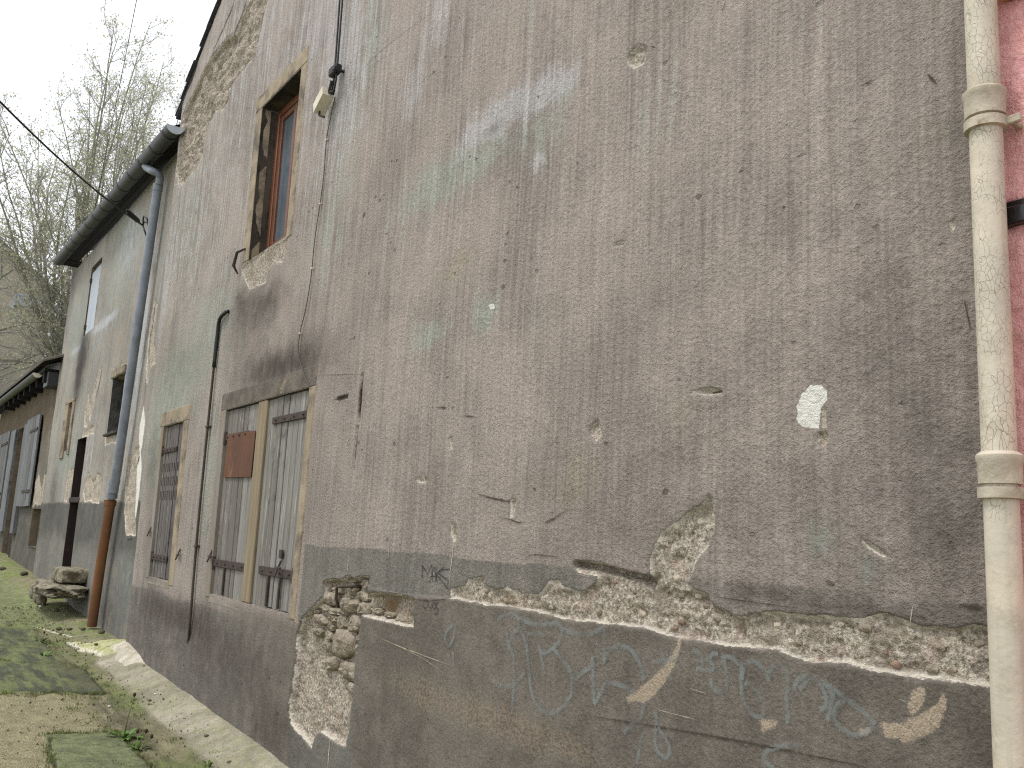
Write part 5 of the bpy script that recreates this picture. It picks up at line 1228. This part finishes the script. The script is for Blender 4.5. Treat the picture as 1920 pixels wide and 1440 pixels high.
fh, P = quad_house('far_gable_house', [(-150, 330), (0, 458), (100, 556), (100, 1000), (-150, 1000)], -52.0, 10, M['far_beige'], 'far beige gable house behind the bare branches at the left edge')
d1 = [P[0] + (0.3, 0, .0), P[2] + (.3, .25, -.12)]
MB().add([tuple(d1[0] + (0, 0, .05)), tuple(d1[1] + (0, 0, .05)), tuple(d1[1] + (0, 0, .35)), tuple(d1[0] + (0, 0, .35))] + [tuple(q + (-11, 0, zz_)) for q, zz_ in ((d1[0], .05), (d1[1], .05), (d1[1], .35), (d1[0], .35))],
         [(0, 1, 2, 3), (7, 6, 5, 4), (0, 4, 5, 1), (1, 5, 6, 2), (2, 6, 7, 3), (3, 7, 4, 0)]).build('roof', M['tile'], fh, warp=False)
fg, P = quad_house('far_grey_house', [(-60, 585), (60, 572), (140, 600), (140, 1000), (-60, 1000)], -44.0, 6, M['far_grey'], 'far grey wall with pale roof strip behind branches left of the annex')
q0, q1 = at_x(28, 556, -44.2), at_x(74, 578, -44.2)
MB().box(-46.5, -43.9, q0[1], q1[1], q1[2] - .1, q1[2] + .45, .02).build('roof', M['zinc'], fg, warp=False)
f0, f1 = at_x(86, 690, -40.), at_x(96, 620, -40.); f2 = at_x(104, 580, -40.)
fl = empty('metal_flue', -40., f0[1], f0[2], 'shiny two-stage metal flue pipe behind the low house roof', 'flue', warp=False)
MB().tube([f0 - (0, 0, .6), f1], .12, 12).build('flue_pipe', M['zinc_light'], fl, warp=False, smooth=True, sharp=40)
MB().tube([f1 + (0, .16, -.12), f2], .12, 12).build('flue_pipe', M['zinc_light'], fl, warp=False, smooth=True, sharp=40)

# ================================================================== TREES
def tube_np(V, F, pts, radii, n):
    pts = np.array(pts); m = len(pts); b0 = len(V)
    for i in range(m):
        d = pts[min(i + 1, m - 1)] - pts[max(i - 1, 0)]; d = d / (np.linalg.norm(d) + 1e-9)
        a = np.cross(d, (0.31, .95, .05)); a /= np.linalg.norm(a) + 1e-9; b = np.cross(d, a)
        for k in range(n):
            t = 2 * math.pi * k / n; V.append(pts[i] + radii[i] * (math.cos(t) * a + math.sin(t) * b))
    for i in range(m - 1):
        for k in range(n): F.append((b0 + i * n + k, b0 + i * n + (k + 1) % n, b0 + (i + 1) * n + (k + 1) % n, b0 + (i + 1) * n + k))
def limb(p, d, L, rg, up=.25, wig=.12, n=7):
    pts = [np.array(p, float)]; d = np.array(d, float)
    for i in range(n):
        d = d + rg.normal(0, wig, 3) + np.array([0, 0, up / n]); d /= np.linalg.norm(d); pts.append(pts[-1] + d * L / n)
    return np.array(pts)
def leaf_quad(V, F, p, s, rg):
    a = rg.normal(size=3); a /= np.linalg.norm(a); b = np.cross(a, rg.normal(size=3)); b /= np.linalg.norm(b) + 1e-9
    n = len(V); V += [p, p + a * s * .5 + b * s * .32, p + a * s, p + a * s * .5 - b * s * .32]; F.append((n, n + 1, n + 2, n + 3))
def tree(name, basep, label, leaders, seed, r0, leaf=.075, nl=4, side=(14, 1.2, 2.8), trunk_top=5.0, thin=1.0, lead=.32):
    rg = np.random.default_rng(seed); o = empty(name, basep[0], basep[1], basep[2], label, 'tree', 'trees behind the houses', warp=False)
    V, F, TV, TF, LV, LF = [], [], [], [], [], []
    tk = limb(basep, (0, 0, 1), trunk_top, rg, .3, .04, 6); tube_np(V, F, tk, np.linspace(r0, r0 * .75, 7), 10)
    for (d, L, st_) in leaders:
        p0 = tk[max(0, min(6, int(st_ * 6)))]
        pts = limb(p0, d, L, rg, .25, .07, 12); rr = np.linspace(r0 * lead, .010, 13); tube_np(V, F, pts, rr, 7)
        for j in range(side[0]):
            f = .18 + .82 * (j + rg.random()) / side[0]; k = min(11, int(f * 12)); p = pts[k] + (pts[k + 1] - pts[k]) * (f * 12 - k)
            ax = pts[k + 1] - pts[k]; ax /= np.linalg.norm(ax); q = rg.normal(size=3); q -= ax * (q @ ax); q /= np.linalg.norm(q)
            dd = ax * rg.uniform(.5, 1.0) + q * rg.uniform(.5, .9); L2 = rg.uniform(side[1], side[2]) * (1.15 - .7 * f)
            b = limb(p, dd, L2, rg, .45, .12, 6); tube_np(TV, TF, b, np.linspace(.032 * (1.3 - f) + .008, .008, 7) * thin, 4)
            for m in range(7):
                g = .15 + .85 * (m + rg.random()) / 7; kk_ = min(5, int(g * 6)); pp = b[kk_] + (b[kk_ + 1] - b[kk_]) * (g * 6 - kk_)
                bx = b[kk_ + 1] - b[kk_]; bx /= np.linalg.norm(bx); q = rg.normal(size=3); q /= np.linalg.norm(q)
                tw_ = limb(pp, bx + q * .8, rg.uniform(.3, .8), rg, .3, .15, 4); tube_np(TV, TF, tw_, np.linspace(.009, .005, 5) * thin, 3)
                for h in range(2):
                    t2 = limb(tw_[1 + h * 2], (tw_[-1] - tw_[0]) + rg.normal(0, .3, 3), rg.uniform(.15, .4), rg, .2, .2, 3); tube_np(TV, TF, t2, np.linspace(.006, .004, 4) * thin, 3)
                    for w in range(nl): leaf_quad(LV, LF, t2[rg.integers(1, 4)] + rg.normal(0, .05, 3), leaf * rg.uniform(.6, 1.3), rg)
    link_mesh('trunk', V, F, M['bark'], o, smooth=True, warp=False)
    link_mesh('twigs', TV, np.array(TF), M['twig'], o, warp=False)['kind'] = 'stuff'
    link_mesh('crown', LV, np.array(LF), M['leaf'], o, warp=False)['kind'] = 'stuff'
    return o
ld = []
rgt = np.random.default_rng(3)
for i in range(40):
    a = 2.4 * i + rgt.uniform(-.3, .3); sp = .36 * math.sqrt((i + .5) / 40) if i % 7 else rgt.uniform(.45, .8)
    ld.append(((.7 * sp * math.cos(a), sp * math.sin(a), 1.0), (rgt.uniform(11.3, 12.7) * (1 - 1.5 * sp * sp) if i % 7 else rgt.uniform(5, 7.5)) * (1.0 if math.sin(a) > -.4 else .9), rgt.uniform(.5, 1.0)))
tree('poplar_tree', (-28.0, 2.3, .9), 'tall nearly bare tree with sparse spring leaves behind the annex roof', ld, 17, .26, side=(20, .8, 1.9), thin=.55, nl=4, leaf=.07, lead=.24)
ld2 = [((.3, .9, .25), 4.5, .5), ((.1, .95, .45), 4.5, .62), ((.5, .8, .05), 4.0, .45), ((.2, .9, .7), 4.5, .75), ((.2, .7, -.05), 4.0, .6), ((-.2, .8, .9), 4.5, .9), ((.1, .1, 1), 5.0, 1.0), ((.3, -.6, .6), 4.0, .8), ((.1, 1., .1), 4.6, .8)]
tree('garden_tree', (-30.0, -1.9, .95), 'low garden tree with long nearly level branches at the left edge', ld2, 23, .17, nl=2, side=(6, .9, 2.0), trunk_top=7.5)
